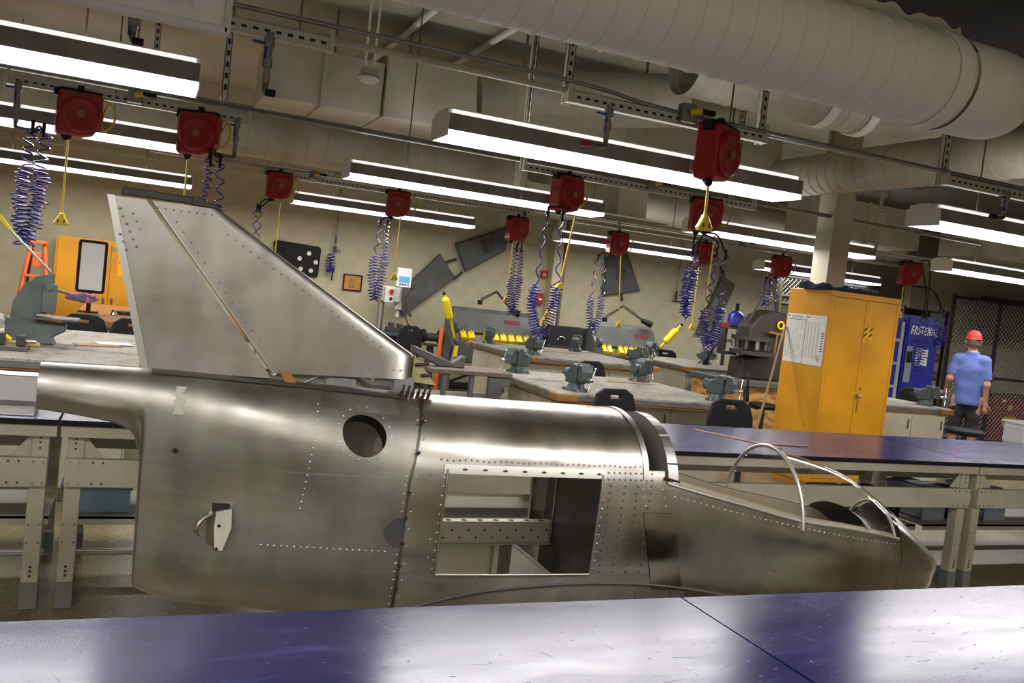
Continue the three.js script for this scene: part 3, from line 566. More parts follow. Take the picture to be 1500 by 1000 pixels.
// ---------- blue topped work tables ----------
const scuff = (() => {
  const n = 1024, c = document.createElement('canvas'); c.width = c.height = n; const g = c.getContext('2d');
  g.fillStyle = '#000'; g.fillRect(0, 0, n, n);
  for (let i = 0; i < 1300; i++) { const x = rnd() * n, y = rnd() * n, l = 4 + rnd() * rnd() * 60, a = rr(-0.35, 0.35) + (rnd() < 0.15 ? 1.2 : 0); g.strokeStyle = 'rgba(255,255,255,' + (0.05 + 0.4 * rnd() * rnd()) + ')'; g.lineWidth = 0.6 + rnd() * 2.2; g.beginPath(); g.moveTo(x, y); g.lineTo(x + l * Math.cos(a), y + l * Math.sin(a)); g.stroke(); }
  for (let i = 0; i < 130; i++) { g.fillStyle = 'rgba(255,255,255,' + (0.1 + 0.6 * rnd()) + ')'; g.beginPath(); g.ellipse(rnd() * n, rnd() * n, 1 + rnd() * 5, 0.8 + rnd() * 2, rr(-0.5, 0.5), 0, 7); g.fill(); }
  return g.getImageData(0, 0, n, n).data;
})();
const scuffAt = (u, v) => scuff[(Math.floor(v * 1024) * 1024 + Math.floor(u * 1024)) * 4] / 255;
const blueCol = tex(1024, (u, v) => { const s = scuffAt(u, v), n = fbm(u, v, 8, 40, 4, 301); const k = s * 0.7 + Math.max(0, n - 0.56) * 0.7; return [0.05 + 0.55 * k, 0.045 + 0.55 * k, 0.27 + 0.46 * k]; }, true);
const blueRgh = tex(1024, (u, v) => { const s = scuffAt(u, v), n = fbm(u, v, 6, 24, 5, 311); return [0, clamp(0.212 + 0.10 * (n - 0.5) + 0.28 * s, 0, 1), 0]; }, false);
MT.blueTop = new THREE.MeshPhysicalMaterial({ color: 0xffffff, roughness: 1, metalness: 0, ior: 1.64, map: rep(blueCol, 1.1), roughnessMap: rep(blueRgh, 1.1) });
function table(x0, x1, z0, z1, h, label, shelfDeep = 0.5) {
  const cx = (x0 + x1) / 2, cz = (z0 + z1) / 2, w = (x1 - x0) / 2, d = (z0 - z1) / 2;     // z0 is the near edge
  const t = thing('work_table', label, 'work table', [cx, 0, cz], 0, 'blue topped steel work tables');
  mesh('tabletop', bar(-w, w, h - 0.006, h, -d, d), MT.blueTop, t);
  mesh('edge_band', bar(-w + 0.001, w - 0.001, h - 0.026, h - 0.0065, -d + 0.001, d - 0.001), MT.black, t);
  for (const s of [1, -1]) {
    mesh('apron', bar(-w + 0.003, w - 0.003, h - 0.076, h - 0.027, s * (d - 0.012), s * (d - 0.045)), MT.cream, t);
    mesh('stringer', bar(-w + 0.03, w - 0.03, 0.555, 0.682, s * (d - 0.02), s * (d - 0.05), 0.004), MT.cream, t);
    for (const q of [1, -1]) {
      const lx = q * (w - 0.065), lz = s * (d - 0.085);
      const leg = mesh('leg', [bar(lx - 0.034, lx + 0.034, 0.118, h - 0.0765, lz - 0.035, lz + 0.035, 0.004)], MT.cream, t);
      mesh('foot_sleeve', bar(lx - 0.0365, lx + 0.0365, 0, 0.118, lz - 0.037, lz + 0.037, 0.003), MT.grayFoot, leg);
      mesh('gusset', prism([[0, 0], [q * -0.085, 0], [0, 0.10]], 0.004, [lx - q * 0.034, h - 0.177, lz + s * 0.02]), MT.cream, leg);
      const holes = [];
      for (const y of [0.15, 0.17, 0.19]) holes.push(cyl(0.0065, 0.0065, 0.004, [lx, y, lz + s * 0.035], [PI / 2, 0, 0], 10));
      for (const y of [0.745, 0.765, 0.72]) holes.push(box(0.008, 0.008, 0.004, [lx, y, lz + s * 0.035]));
      for (const y of [0.30, 0.38]) for (const k of [-0.022, 0.022]) holes.push(cyl(0.004, 0.004, 0.004, [lx + k, y, lz + s * 0.035], [PI / 2, 0, 0], 8));
      mesh('bolt_holes', holes, MT.dark, leg).userData.kind = 'stuff';
      const b = [];
      for (const y of [0.572, 0.666]) for (const k of [-0.018, 0.02]) b.push(cyl(0.0065, 0.0075, 0.006, [lx + k, y, s * (d - 0.018)], [s * PI / 2, 0, 0], 8));
      mesh('bolts', b, MT.chrome, leg).userData.kind = 'stuff';
      const e = []; for (const y of [0.572, 0.666]) for (const k of [0.075, 0.115]) e.push(cyl(0.005, 0.005, 0.003, [lx - q * k, y, s * (d - 0.0195)], [PI / 2, 0, 0], 8));
      mesh('spare_holes', e, MT.dark, leg).userData.kind = 'stuff';
    }
  }
  mesh('shelf', [bar(-w + 0.03, w - 0.03, 0.318, 0.33, -d + 0.06, -d + 0.06 + shelfDeep), bar(-w + 0.03, w - 0.03, 0.29, 0.33, -d + 0.055 + shelfDeep, -d + 0.06 + shelfDeep)], MT.cream, t);
  mesh('foot_rail', [bar(-w + 0.05, w - 0.05, 0.085, 0.115, -d + 0.36, -d + 0.39, 0.006)], MT.steel, t);
  return t;
}
table(-2.62, 1.402, -0.95, -1.95, 0.86, 'nearest blue topped table, the length left of the joint in its top', 0.4);
table(1.408, 5.4, -0.95, -1.95, 0.86, 'nearest blue topped table, the length right of the joint in its top', 0.4);
table(-2.95, -0.268, -4.24, -5.16, 0.855, 'blue topped table behind the tail end of the fuselage, cut by the left edge');
table(-0.258, 2.44, -4.24, -5.16, 0.855, 'blue topped table seen through the wing opening, light blue box on its shelf');
table(2.45, 5.155, -4.08, -5.06, 0.86, 'scratched blue topped table behind the cockpit, with wooden sticks lying on it');
table(5.165, 7.9, -4.08, -5.06, 0.86, 'blue topped table behind the nose, running out at the right edge');
// things on and under the tables
tag(mesh('wooden_stick', place(prism([[0, 0], [0.62, 0], [0.62, 0.022], [0, 0.022]], 0.006, null, [PI / 2, 0, 0], 0.001), [3.44, 0.8635, -4.86], [0, -1.14, 0]), MT.stick), 'long thin wooden strip lying aslant across the blue table behind the cockpit', 'wood strip');
tag(mesh('wooden_stick', bar(3.62, 3.99, 0.861, 0.867, -4.42, -4.40), MT.stick), 'short wooden strip lying lengthwise on the blue table near the windscreen', 'wood strip');
{
  const t = thing('metal_tray', 'bright bent sheet metal channel lying on the table behind the tail tube', 'metal channel', [-1.05, 0.856, -4.42]);
  mesh('channel', [prism([[-0.12, 0], [0.12, 0], [0.12, 0.05], [0.118, 0.05], [0.118, 0.003], [-0.12, 0.003]], 1.36, [0, 0, 0], [0, PI / 2, 0])], MT.galv, t);
  mesh('lip', [bar(-0.68, 0.68, 0.055, 0.165, 0.055, 0.06), bar(-0.68, 0.68, 0.162, 0.166, -0.06, 0.06)], std(lin(0.72, 0.72, 0.72), 0.4, 0.6), t);
  mesh('end_plate', bar(0.676, 0.68, 0.003, 0.162, -0.06, 0.058), MT.galv, t);
}
function tote(name, label, p, w, h, d, m, lidM) {
  const t = thing(name, label, 'box', p);
  mesh('body', [bar(-w / 2, w / 2, 0, 0.006, -d / 2, d / 2), prism([[-w / 2, 0], [w / 2, 0], [w / 2, h], [-w / 2, h]], 0.008, [0, 0, d / 2]), prism([[-w / 2, 0], [w / 2, 0], [w / 2, h], [-w / 2, h]], 0.008, [0, 0, -d / 2]), bar(-w / 2, -w / 2 + 0.008, 0, h, -d / 2, d / 2), bar(w / 2 - 0.008, w / 2, 0, h, -d / 2, d / 2)], m, t);
  mesh('lid', [bar(-w / 2 - 0.012, w / 2 + 0.012, h, h + 0.025, -d / 2 - 0.012, d / 2 + 0.012, 0.006), bar(-w / 2 + 0.02, w / 2 - 0.02, h + 0.025, h + 0.04, -d / 2 + 0.02, d / 2 - 0.02, 0.006)], lidM || m, t);
  return t;
}
tote('storage_box', 'light blue open box under the table behind the tail', [-0.10, 0.331, -4.83], 0.30, 0.11, 0.30, MT.blueBox, std(lin(0.19, 0.30, 0.50), 0.5));
tote('storage_box', 'pale blue box between black cases under the right end table', [5.42, 0.331, -4.80], 0.22, 0.20, 0.35, std(lin(0.26, 0.30, 0.36), 0.6));
tote('storage_box', 'pale blue box right of the black case at the right edge', [6.05, 0.331, -4.80], 0.22, 0.20, 0.35, std(lin(0.26, 0.30, 0.36), 0.6));
function toolCase(p, label) {
  const t = thing('tool_case', label, 'tool case', p, 0, 'black cases under the table');
  mesh('body', bar(-0.14, 0.14, 0, 0.20, -0.16, 0.16, 0.015), MT.black, t);
  mesh('handle', torus(0.035, 0.008, [0, 0.10, 0.168], null, PI), MT.dark, t);
  mesh('latch', [bar(-0.09, -0.06, 0.09, 0.13, 0.16, 0.168, 0.002), bar(0.06, 0.09, 0.09, 0.13, 0.16, 0.168, 0.002)], MT.darkSteel, t);
  return t;
}
const tc = toolCase([4.58, 0.331, -4.72], 'black tool case under the table, next behind the nose of the fuselage');
dup(tc, [4.89, 0.331, -4.72], 0, 'black tool case under the table, just left of the right pair of table legs');
dup(tc, [5.73, 0.331, -4.80], 0, 'black tool case between two pale blue boxes at the right edge');

for (const [x, l] of [[2.35, 'black tool case under the nearest table, seen only mirrored in the fuselage, left'], [3.3, 'black tool case under the nearest table, seen only mirrored in the fuselage, middle'], [3.75, 'black tool case under the nearest table, seen only mirrored in the fuselage, right']]) dup(tc, [x, 0.331, -1.70], PI, l);  // out of view, placed to mirror dark and pale blocks in the fuselage
tote('storage_box', 'unseen pale box under the nearest table, mirrored in the doubler of the fuselage', [1.95, 0.331, -1.68], 0.30, 0.16, 0.3, std(lin(0.4, 0.44, 0.5), 0.6));
tote('storage_box', 'unseen pale box under the nearest table, mirrored below the cockpit sill', [2.82, 0.331, -1.68], 0.34, 0.16, 0.3, std(lin(0.4, 0.44, 0.5), 0.6));

// ---------- bench cabinets ----------
const topTex = tex(512, (u, v) => { const n = fbm(u, v, 6, 6, 5, 401), s = fbm(u, v, 50, 50, 2, 411); const k = 0.52 + 0.10 * n - (s > 0.7 ? 0.16 : 0) - (fbm(u, v, 12, 12, 4, 421) > 0.64 ? 0.10 : 0); return [k, k * 0.97, k * 0.89]; }, true);
MT.benchTop = std(0xffffff, 0.55, 0, { map: rep(topTex, 1.0) });
MT.benchEdge = std(lin(0.20, 0.195, 0.18), 0.4, 0.3, { map: rep(mottle, 0.4) });
MT.woodEdge = std(0xffffff, 0.5, 0, { map: rep(woodTex, 0.8, 0.64), color: lin(0.88, 0.92, 0.78) });
function bench(x0, x1, z0, z1, label, o = {}) {
  const h = o.h || 0.9, cx = (x0 + x1) / 2, cz = (z0 + z1) / 2, w = (x1 - x0) / 2, d = (z0 - z1) / 2;
  const t = thing('workbench', label, 'workbench', [cx, 0, cz], 0, 'cream cabinet workbenches');
  const in0 = o.recess ?? 0.12;
  mesh('cabinet_body', [bar(-w + 0.06, w - 0.06, 0.08, h - 0.075, -d + in0, d - in0), bar(-w + 0.10, w - 0.10, 0, 0.08, -d + in0 + 0.05, d - in0 - 0.05)], MT.cream, t);
  mesh('worktop', bar(-w, w, h - 0.02, h, -d, d, 0.003), o.top || MT.benchTop, t);
  mesh('edge_strip', bar(-w + 0.002, w - 0.002, h - 0.055, h - 0.0205, -d + 0.002, d - 0.002), o.edge || MT.benchEdge, t);
  mesh('underlay', bar(-w + 0.01, w - 0.01, h - 0.07, h - 0.0555, -d + 0.01, d - 0.01), MT.woodEdge, t);
  const n = Math.max(1, Math.round((2 * w - 0.12) / 0.62)), dw = (2 * w - 0.12) / n;
  for (const s of [1, -1]) for (let i = 0; i < n; i++) {
    const dx = -w + 0.06 + dw * (i + 0.5);
    const dr = mesh('door', bar(dx - dw / 2 + 0.004, dx + dw / 2 - 0.004, 0.10, h - 0.09, s * (d - in0), s * (d - in0 + 0.018), 0.003), MT.creamDoor, t);
    mesh('handle', [bar(dx + dw * 0.38, dx + dw * 0.38 + 0.012, h - 0.24, h - 0.14, s * (d - in0 + 0.018), s * (d - in0 + 0.03), 0.003)], MT.darkSteel, dr);
  }
  const m = Math.max(1, Math.round((2 * d - 2 * in0) / 0.55)), dd = (2 * d - 2 * in0) / m;
  for (const s of [1, -1]) for (let i = 0; i < m; i++) { const dz = -d + in0 + dd * (i + 0.5); mesh('side_panel', bar(s * (w - 0.06), s * (w - 0.045), 0.10, h - 0.09, dz - dd / 2 + 0.004, dz + dd / 2 - 0.004, 0.003), MT.creamDoor, t); }
  for (const [sx, sz] of o.blocks || []) mesh('corner_block', bar(sx * w - sx * 0.16, sx * w + sx * 0.02, h - 0.062, h - 0.006, sz * d - sz * 0.16, sz * d + sz * 0.02, 0.004), MT.woodEdge, t);
  return t;
}
bench(3.02, 4.78, -6.07, -7.66, 'gray topped workbench nearest the blue table, with vises and stools in front', { blocks: [[-1, 1], [-1, -1], [1, 1]], recess: 0.2 });
bench(4.24, 6.08, -9.52, -11.5, 'gray topped workbench in the middle of the room, in front of the sheet metal brakes', { blocks: [[-1, 1], [1, 1], [-1, -1]] });
bench(6.86, 8.05, -9.98, -11.7, 'gray topped workbench behind the near one, left of the brown machine', { blocks: [[-1, 1], [-1, -1]] });
bench(-2.9, 0.05, -5.98, -8.2, 'gray topped workbench behind the tail tube, at the left edge', { recess: 0.1 });
bench(7.15, 8.24, -6.98, -8.5, 'gray topped workbench between the yellow cabinet and the person', { blocks: [[1, 1]], recess: 0.03 });
{
  const t = bench(-0.58, 1.3, -9.5, -12.3, 'wood topped cream cabinet behind the tail fin', { top: MT.butcher, edge: MT.butcher, recess: 0.08 });
  t.name = 'wood_top_cabinet'; t.userData.group = undefined; delete t.userData.group;
}
// thin boards and papers on the benches
tag(mesh('thin_board', place(prism([[-0.26, 0], [0.26, 0], [0.24, 0.12], [-0.2, 0.12]], 0.005, null, [-PI / 2, 0, 0]), [4.33, 0.9035, -7.2]), MT.stick), 'thin brown board lying on the near workbench between two vises', 'board');
tag(mesh('thin_board', place(prism([[-0.26, 0], [0.26, 0], [0.24, 0.12], [-0.2, 0.12]], 0.005, null, [-PI / 2, 0, 0]), [5.25, 0.9035, -10.6]), MT.stick), 'thin brown board lying on the middle workbench', 'board');
tag(mesh('thin_board', place(prism([[-0.16, 0], [0.16, 0], [0.15, 0.16], [-0.14, 0.16]], 0.006, null, [-PI / 2, 0, 0]), [-0.22, 0.904, -7.0], [0, 0.3, 0]), MT.stick), 'small brown board lying on the left workbench under a white paper', 'board');
tag(mesh('paper_sheet', box(0.24, 0.003, 0.17, [-0.13, 0.909, -7.22], [0, 0.25, 0]), MT.paper), 'white sheet of paper lying on the left workbench', 'paper');

// ---------- bench vises ----------
function makeVise(label) {
  const t = thing('bench_vise', label, 'vise', [0, 0, 0], 0, 'gray-green bench vises');
  mesh('base', [cyl(0.075, 0.09, 0.03, [0, 0.015, 0]), cyl(0.06, 0.07, 0.03, [0, 0.045, 0]), ...[0, 1, 2, 3].map((i) => cyl(0.018, 0.02, 0.02, [0.09 * Math.cos(i * PI / 2 + 0.7), 0.01, 0.09 * Math.sin(i * PI / 2 + 0.7)], null, 10))], MT.viseGreen, t);
  mesh('fixed_jaw', [prism([[-0.085, 0.06], [0.055, 0.06], [0.06, 0.13], [0.06, 0.215], [0.0, 0.222], [-0.015, 0.19], [-0.07, 0.165], [-0.09, 0.12]], 0.11, null, [0, -PI / 2, 0], 0.008), cyl(0.045, 0.045, 0.07, [0, 0.13, -0.09], [PI / 2, 0, 0])], MT.viseGreen, t);
  mesh('moving_jaw', [prism([[0.075, 0.09], [0.12, 0.075], [0.15, 0.10], [0.15, 0.16], [0.125, 0.215], [0.075, 0.218]], 0.11, null, [0, -PI / 2, 0], 0.008), bar(-0.03, 0.03, 0.08, 0.135, -0.05, 0.10, 0.006)], MT.viseGreen, t);
  mesh('jaw_plate', [bar(-0.058, 0.058, 0.195, 0.224, 0.058, 0.066, 0.001), bar(-0.058, 0.058, 0.195, 0.224, 0.068, 0.076, 0.001)], MT.steel, t);
  mesh('screw', [cyl(0.014, 0.014, 0.08, [0, 0.108, 0.17], [PI / 2, 0, 0]), ball(0.022, [0, 0.108, 0.195])], MT.steel, t);
  mesh('handle', [rod([0.03, 0.20, 0.195], [-0.02, 0.025, 0.20], 0.006), ball(0.010, [0.03, 0.2, 0.195], 8), ball(0.010, [-0.02, 0.025, 0.2], 8)], MT.chrome, t);
  return t;
}
const vise = makeVise('gray-green vise on the near left wooden corner of the nearest bench');
vise.position.set(3.28, 0.901, -6.30); vise.rotation.y = 0.15;
for (const [p, a, l] of [
  [[4.58, 0.901, -7.48], 2.0, 'gray-green vise turned away at the far right of the nearest bench'],
  [[4.62, 0.901, -6.26], 0.6, 'gray-green vise at the near right corner of the nearest bench, by the plywood'],
  [[3.26, 0.901, -7.45], -1.2, 'gray-green vise at the far left corner of the nearest bench'],
  [[4.45, 0.901, -11.25], 2.6, 'gray-green vise at the far left of the middle bench, below a blue hose'],
  [[4.48, 0.901, -9.85], 0.2, 'gray-green vise at the near left corner of the middle bench'],
  [[5.92, 0.901, -9.80], 0.9, 'gray-green vise with a chrome handle at the right corner of the middle bench'],
  [[5.75, 0.901, -11.2], 2.4, 'gray-green vise at the far right of the middle bench under the yellow lever'],
  [[7.15, 0.901, -11.5], 2.2, 'gray-green vise at the far end of the bench left of the brown machine'],
  [[7.75, 0.901, -10.9], 0.5, 'gray-green vise in front of the black stool left of the brown machine'],
  [[8.10, 0.901, -7.22], 0.7, 'gray vise at the corner of the bench beside the person'],
]) dup(vise, p, a, l);

// ---------- stools ----------
function makeStool(label) {
  const t = thing('shop_stool', label, 'stool', [0, 0, 0], 0, 'black drafting stools');
  const slot = roundRect(0.085, 0.028, 0.012, 3, 0, 0.135);
  mesh('backrest', [prism([[-0.17, -0.15], [-0.205, -0.10], [-0.20, 0.05], [-0.165, 0.155], [-0.10, 0.195], [0.10, 0.195], [0.165, 0.155], [0.20, 0.05], [0.205, -0.10], [0.17, -0.15]], 0.034, [0, 0.80, -0.20], [-0.08, 0, 0], 0.010, [slot])], MT.black, t);
  mesh('back_bracket', [bar(-0.045, 0.045, 0.77, 0.81, -0.245, -0.217, 0.006), rod([0, 0.79, -0.235], [0, 0.60, -0.22], 0.014), rod([0, 0.60, -0.22], [0, 0.575, -0.05], 0.014)], MT.dark, t);
  mesh('back_screw', [rod([0, 0.76, -0.250], [0, 0.70, -0.248], 0.008), cyl(0.014, 0.014, 0.012, [0, 0.772, -0.25])], MT.chrome, t);
  mesh('seat', lathe([[0, -0.03], [0.15, -0.03], [0.19, -0.015], [0.195, 0.01], [0.17, 0.03], [0, 0.025]], [0, 0.62, 0.02], null, 28), MT.black, t);
  mesh('column', [cyl(0.025, 0.025, 0.30, [0, 0.44, 0]), cyl(0.035, 0.04, 0.22, [0, 0.20, 0])], MT.dark, t);
  mesh('foot_ring', [torus(0.20, 0.010, [0, 0.28, 0], [PI / 2, 0, 0]), rod([-0.2, 0.28, 0], [0.2, 0.28, 0], 0.007)], MT.steel, t);
  for (let i = 0; i < 5; i++) { const a = i * 2 * PI / 5 + 0.3, c = Math.cos(a), s = Math.sin(a); mesh('leg', [rod([0.03 * c, 0.12, 0.03 * s], [0.27 * c, 0.05, 0.27 * s], 0.022, 8, 0.014), ball(0.028, [0.27 * c, 0.028, 0.27 * s], 10)], MT.black, t); }
  return t;
}
const stool = makeStool('black stool with a slotted back in front of the nearest bench, behind the fuselage deck');
stool.rotation.y = 0.1; stool.position.set(3.36, 0, -5.56);
for (const [p, a, l] of [
  [[4.26, 0, -5.40], -0.1, 'black stool with a slotted back between the nearest bench and the yellow cabinet'],
  [[4.55, 0, -8.15], 0.2, 'black stool showing only its back top behind the nearest bench'],
  [[6.95, 0, -8.50], 0.9, 'black stool turned sideways in front of the brown machine'],
  [[3.66, 0, -11.95], 0.3, 'black stool beside the drill press at the back wall'],
  [[7.95, 0, -12.3], 2.6, 'black stool behind the bench under the olive wing panel'],
  [[-0.42, 0, -8.6], 0.0, 'black stool with a slotted back beside the lever shear'],
  [[0.06, 0, -8.6], 0.4, 'black stool half hidden behind the tail fin edge'],
  [[5.55, 0, -11.8], 0.5, 'black stool between the two sheet metal brakes'],
  [[9.35, 0, -8.65], 2.7, 'black stool in front of the blue vending machine'],
]) dup(stool, p, a, l);
{
  const t = thing('round_stool', 'black round backless stool seat in front of the person', 'stool', [8.98, 0, -7.38]);
  mesh('seat', lathe([[0, -0.04], [0.17, -0.04], [0.21, -0.02], [0.215, 0.01], [0.19, 0.032], [0, 0.025]], [0, 0.61, 0], null, 28), MT.black, t);
  mesh('column', [cyl(0.025, 0.025, 0.3, [0, 0.43, 0]), cyl(0.035, 0.04, 0.2, [0, 0.2, 0])], MT.dark, t);
  for (let i = 0; i < 5; i++) { const a = i * 2 * PI / 5, c = Math.cos(a), s = Math.sin(a); mesh('leg', [rod([0.03 * c, 0.12, 0.03 * s], [0.27 * c, 0.05, 0.27 * s], 0.022, 8, 0.014), ball(0.028, [0.27 * c, 0.028, 0.27 * s], 10)], MT.black, t); }
}
// ---------- unseen fittings out of view, placed to light duct, fuselage and near sides ----------
for (const [x, z, l] of [
  [-2.2, -1.2, 'fluorescent light over the nearest table, left, out of view, lighting the big duct'],
  [1.46, -1.2, 'fluorescent light over the nearest table, right, out of view, lighting the big duct'],
  [-4.2, 1.7, 'unseen fluorescent light behind the camera, first row, far left'],
  [-0.5, 1.7, 'unseen fluorescent light behind the camera, first row, left'],
  [3.2, 1.7, 'unseen fluorescent light behind the camera, first row, right'],
  [6.9, 1.7, 'unseen fluorescent light behind the camera, first row, far right'],
  [-4.2, 4.5, 'unseen fluorescent light behind the camera, second row, far left'],
  [-0.5, 4.5, 'unseen fluorescent light behind the camera, second row, left'],
  [3.2, 4.5, 'unseen fluorescent light behind the camera, second row, right'],
  [6.9, 4.5, 'unseen fluorescent light behind the camera, second row, far right'],
  [-4.2, 7.3, 'unseen fluorescent light behind the camera, third row, far left'],
  [-0.5, 7.3, 'unseen fluorescent light behind the camera, third row, left'],
  [3.2, 7.3, 'unseen fluorescent light behind the camera, third row, right'],
  [6.9, 7.3, 'unseen fluorescent light behind the camera, third row, far right'],
]) fitting(x, z, l);

// ---------- overhead conduits, struts and posts ----------
function strut(x0, x1, y, z, label) {
  const t = thing('strut_channel', label, 'strut', [(x0 + x1) / 2, y, z]);
  const w = (x1 - x0) / 2;
  mesh('channel', [bar(-w, w, -0.03, 0.03, 0.018, 0.021), bar(-w, w, -0.034, -0.030, -0.021, 0.026), bar(-w, w, -0.03, 0.03, -0.021, -0.018)], MT.strut, t);
  const s = []; for (let x = -w + 0.06; x < w - 0.03; x += 0.055) s.push(bar(x - 0.013, x + 0.013, -0.007, 0.007, 0.0195, 0.0225));
  mesh('slots', s, MT.blackMatte, t).userData.kind = 'stuff';
  for (const e of [-1, 1]) mesh('end_plate', bar(e * w - 0.012, e * w + 0.012, -0.036, 0.07, -0.03, 0.03, 0.002), MT.strut, t);
  return t;
}
strut(-0.30, 0.79, 2.755, -4.6, 'slotted strut channel holding air valves just right of the white moulded panel');
strut(2.13, 3.5, 2.755, -4.6, 'slotted strut channel carrying the largest red reel');
strut(5.06, 6.3, 2.735, -4.6, 'slotted strut channel at the right edge in front of the ducts');
strut(-0.98, 0.70, 2.74, -7.45, 'slotted strut channel holding two dark red reels at the upper left');
strut(3.1, 5.65, 2.76, -7.45, 'slotted strut channel holding two red reels in the middle of the room');
strut(1.3, 4.95, 2.755, -11.4, 'slotted strut channel holding the small reels near the back wall, left half');
strut(5.6, 9.4, 2.745, -11.4, 'slotted strut channel holding the small reels near the back wall, right half');
strut(9.6, 11.2, 2.79, -9.83, 'slotted strut with the red reel above the blue vending machine');
function post(x, z, y0, label, w = 0.045) {
  const t = thing('slotted_post', label, 'post', [x, y0, z]);
  const h = 4.05 - y0;
  mesh('channel', [bar(-w / 2, w / 2, 0, h, -0.02, -0.016), bar(-w / 2, -w / 2 + 0.004, 0, h, -0.02, 0.02), bar(w / 2 - 0.004, w / 2, 0, h, -0.02, 0.02), bar(-w / 2, w / 2, 0, h, 0.016, 0.02)], MT.strut, t);
  const s = []; for (let y = 0.06; y < h - 0.04; y += 0.055) s.push(bar(-0.007, 0.007, y - 0.013, y + 0.013, 0.0185, 0.0215));
  mesh('slots', s, MT.blackMatte, t).userData.kind = 'stuff';
}
post(2.14, -4.65, 2.72, 'pale slotted post at the left end of the strut carrying the largest reel');
post(2.06, -5.0, 2.5, 'thin slotted post just behind the post left of the largest reel', 0.03);
post(3.50, -4.65, 2.72, 'pale slotted post right of the largest red reel');
post(5.08, -4.65, 2.70, 'pale slotted post below the bend of the big white duct', 0.06);
post(0.31, -4.66, 2.40, 'thin slotted post right below the corner of the white moulded panel', 0.03);
post(9.7, -9.87, 2.76, 'slotted post above the blue machines', 0.04); post(3.1, -7.5, 2.74, 'slotted post at the left end of the middle strut', 0.04); post(5.4, -7.5, 2.74, 'slotted post behind the hanging yellow outlet', 0.04);
post(-0.02, -7.5, 2.74, 'slotted post between the two dark red reels', 0.04); post(6.35, -11.45, 2.74, 'slotted post above the small reel near the hanging wing panel', 0.05);
tag(mesh('conduit', [tube([[-3, 2.83, -4.58], [2.3, 2.83, -4.58], [2.6, 2.80, -4.58], [3.1, 2.79, -4.58], [9, 2.79, -4.58]], 0.012, 60, 8)], MT.galv), 'thin gray conduit running the length of the nearest strut row', 'conduit');
tag(mesh('air_pipe', [rod([-3, 2.785, -4.62], [9, 2.785, -4.62], 0.018, 10), ...[0.8, 2.14, 3.5, 5.08].map((x) => cyl(0.026, 0.026, 0.05, [x, 2.785, -4.62], [0, 0, PI / 2]))], MT.ductGray), 'pale air pipe running under the conduit of the nearest strut row', 'pipe');
tag(mesh('conduit', [rod([-3, 2.875, -7.56], [9, 2.815, -7.56], 0.012, 8), rod([-3, 2.845, -7.545], [9, 2.80, -7.545], 0.015, 8)], MT.galv), 'pair of gray conduits running below the box duct', 'conduit');
tag(mesh('conduit', [rod([0, 2.80, -11.45], [12, 2.80, -11.45], 0.012, 8), rod([0, 2.83, -11.5], [12, 2.83, -11.5], 0.02, 8)], MT.ductGray), 'conduit and pipe running above the small reels near the back wall', 'conduit');
tag(mesh('conduit', [rod([-3, 2.84, -12.8], [3.0, 2.84, -12.8], 0.012, 8), rod([-3, 3.0, -12.9], [2.9, 3.0, -12.9], 0.03, 8)], MT.ductGray), 'thin pipes along the block wall above the yellow wall cabinet', 'conduit');
for (const [x, l] of [[2.17, 'pale pipe slung under the ceiling, left of three'], [2.92, 'pale pipe slung under the ceiling, middle of three'], [3.79, 'pale pipe stub under the ceiling beside the big white duct']]) tag(mesh('ceiling_pipe', [rod([x, 3.985, -5.55], [x, 3.985, x > 3.5 ? -7.6 : -11], 0.03, 10), rod([x, 3.985, -6.5], [x, 4.055, -6.5], 0.012)], MT.ductWhite), l, 'pipe');
{
  const t = thing('smoke_detector', 'white round detector hung on two rods below the ceiling in front of the box duct', 'detector', [1.30, 2.93, -6.0]);
  mesh('body', lathe([[0, -0.02], [0.05, -0.02], [0.07, 0], [0.07, 0.02], [0, 0.02]], [0, 0, 0]), MT.whitePaint, t);
  mesh('box', bar(-0.05, 0.05, 0.02, 0.07, -0.04, 0.04, 0.004), MT.ductGray, t);
  for (const s of [-0.03, 0.03]) mesh('rod', rod([s, 0.07, 0], [s, 1.12, 0], 0.009, 6), MT.ductWhite, t);
}
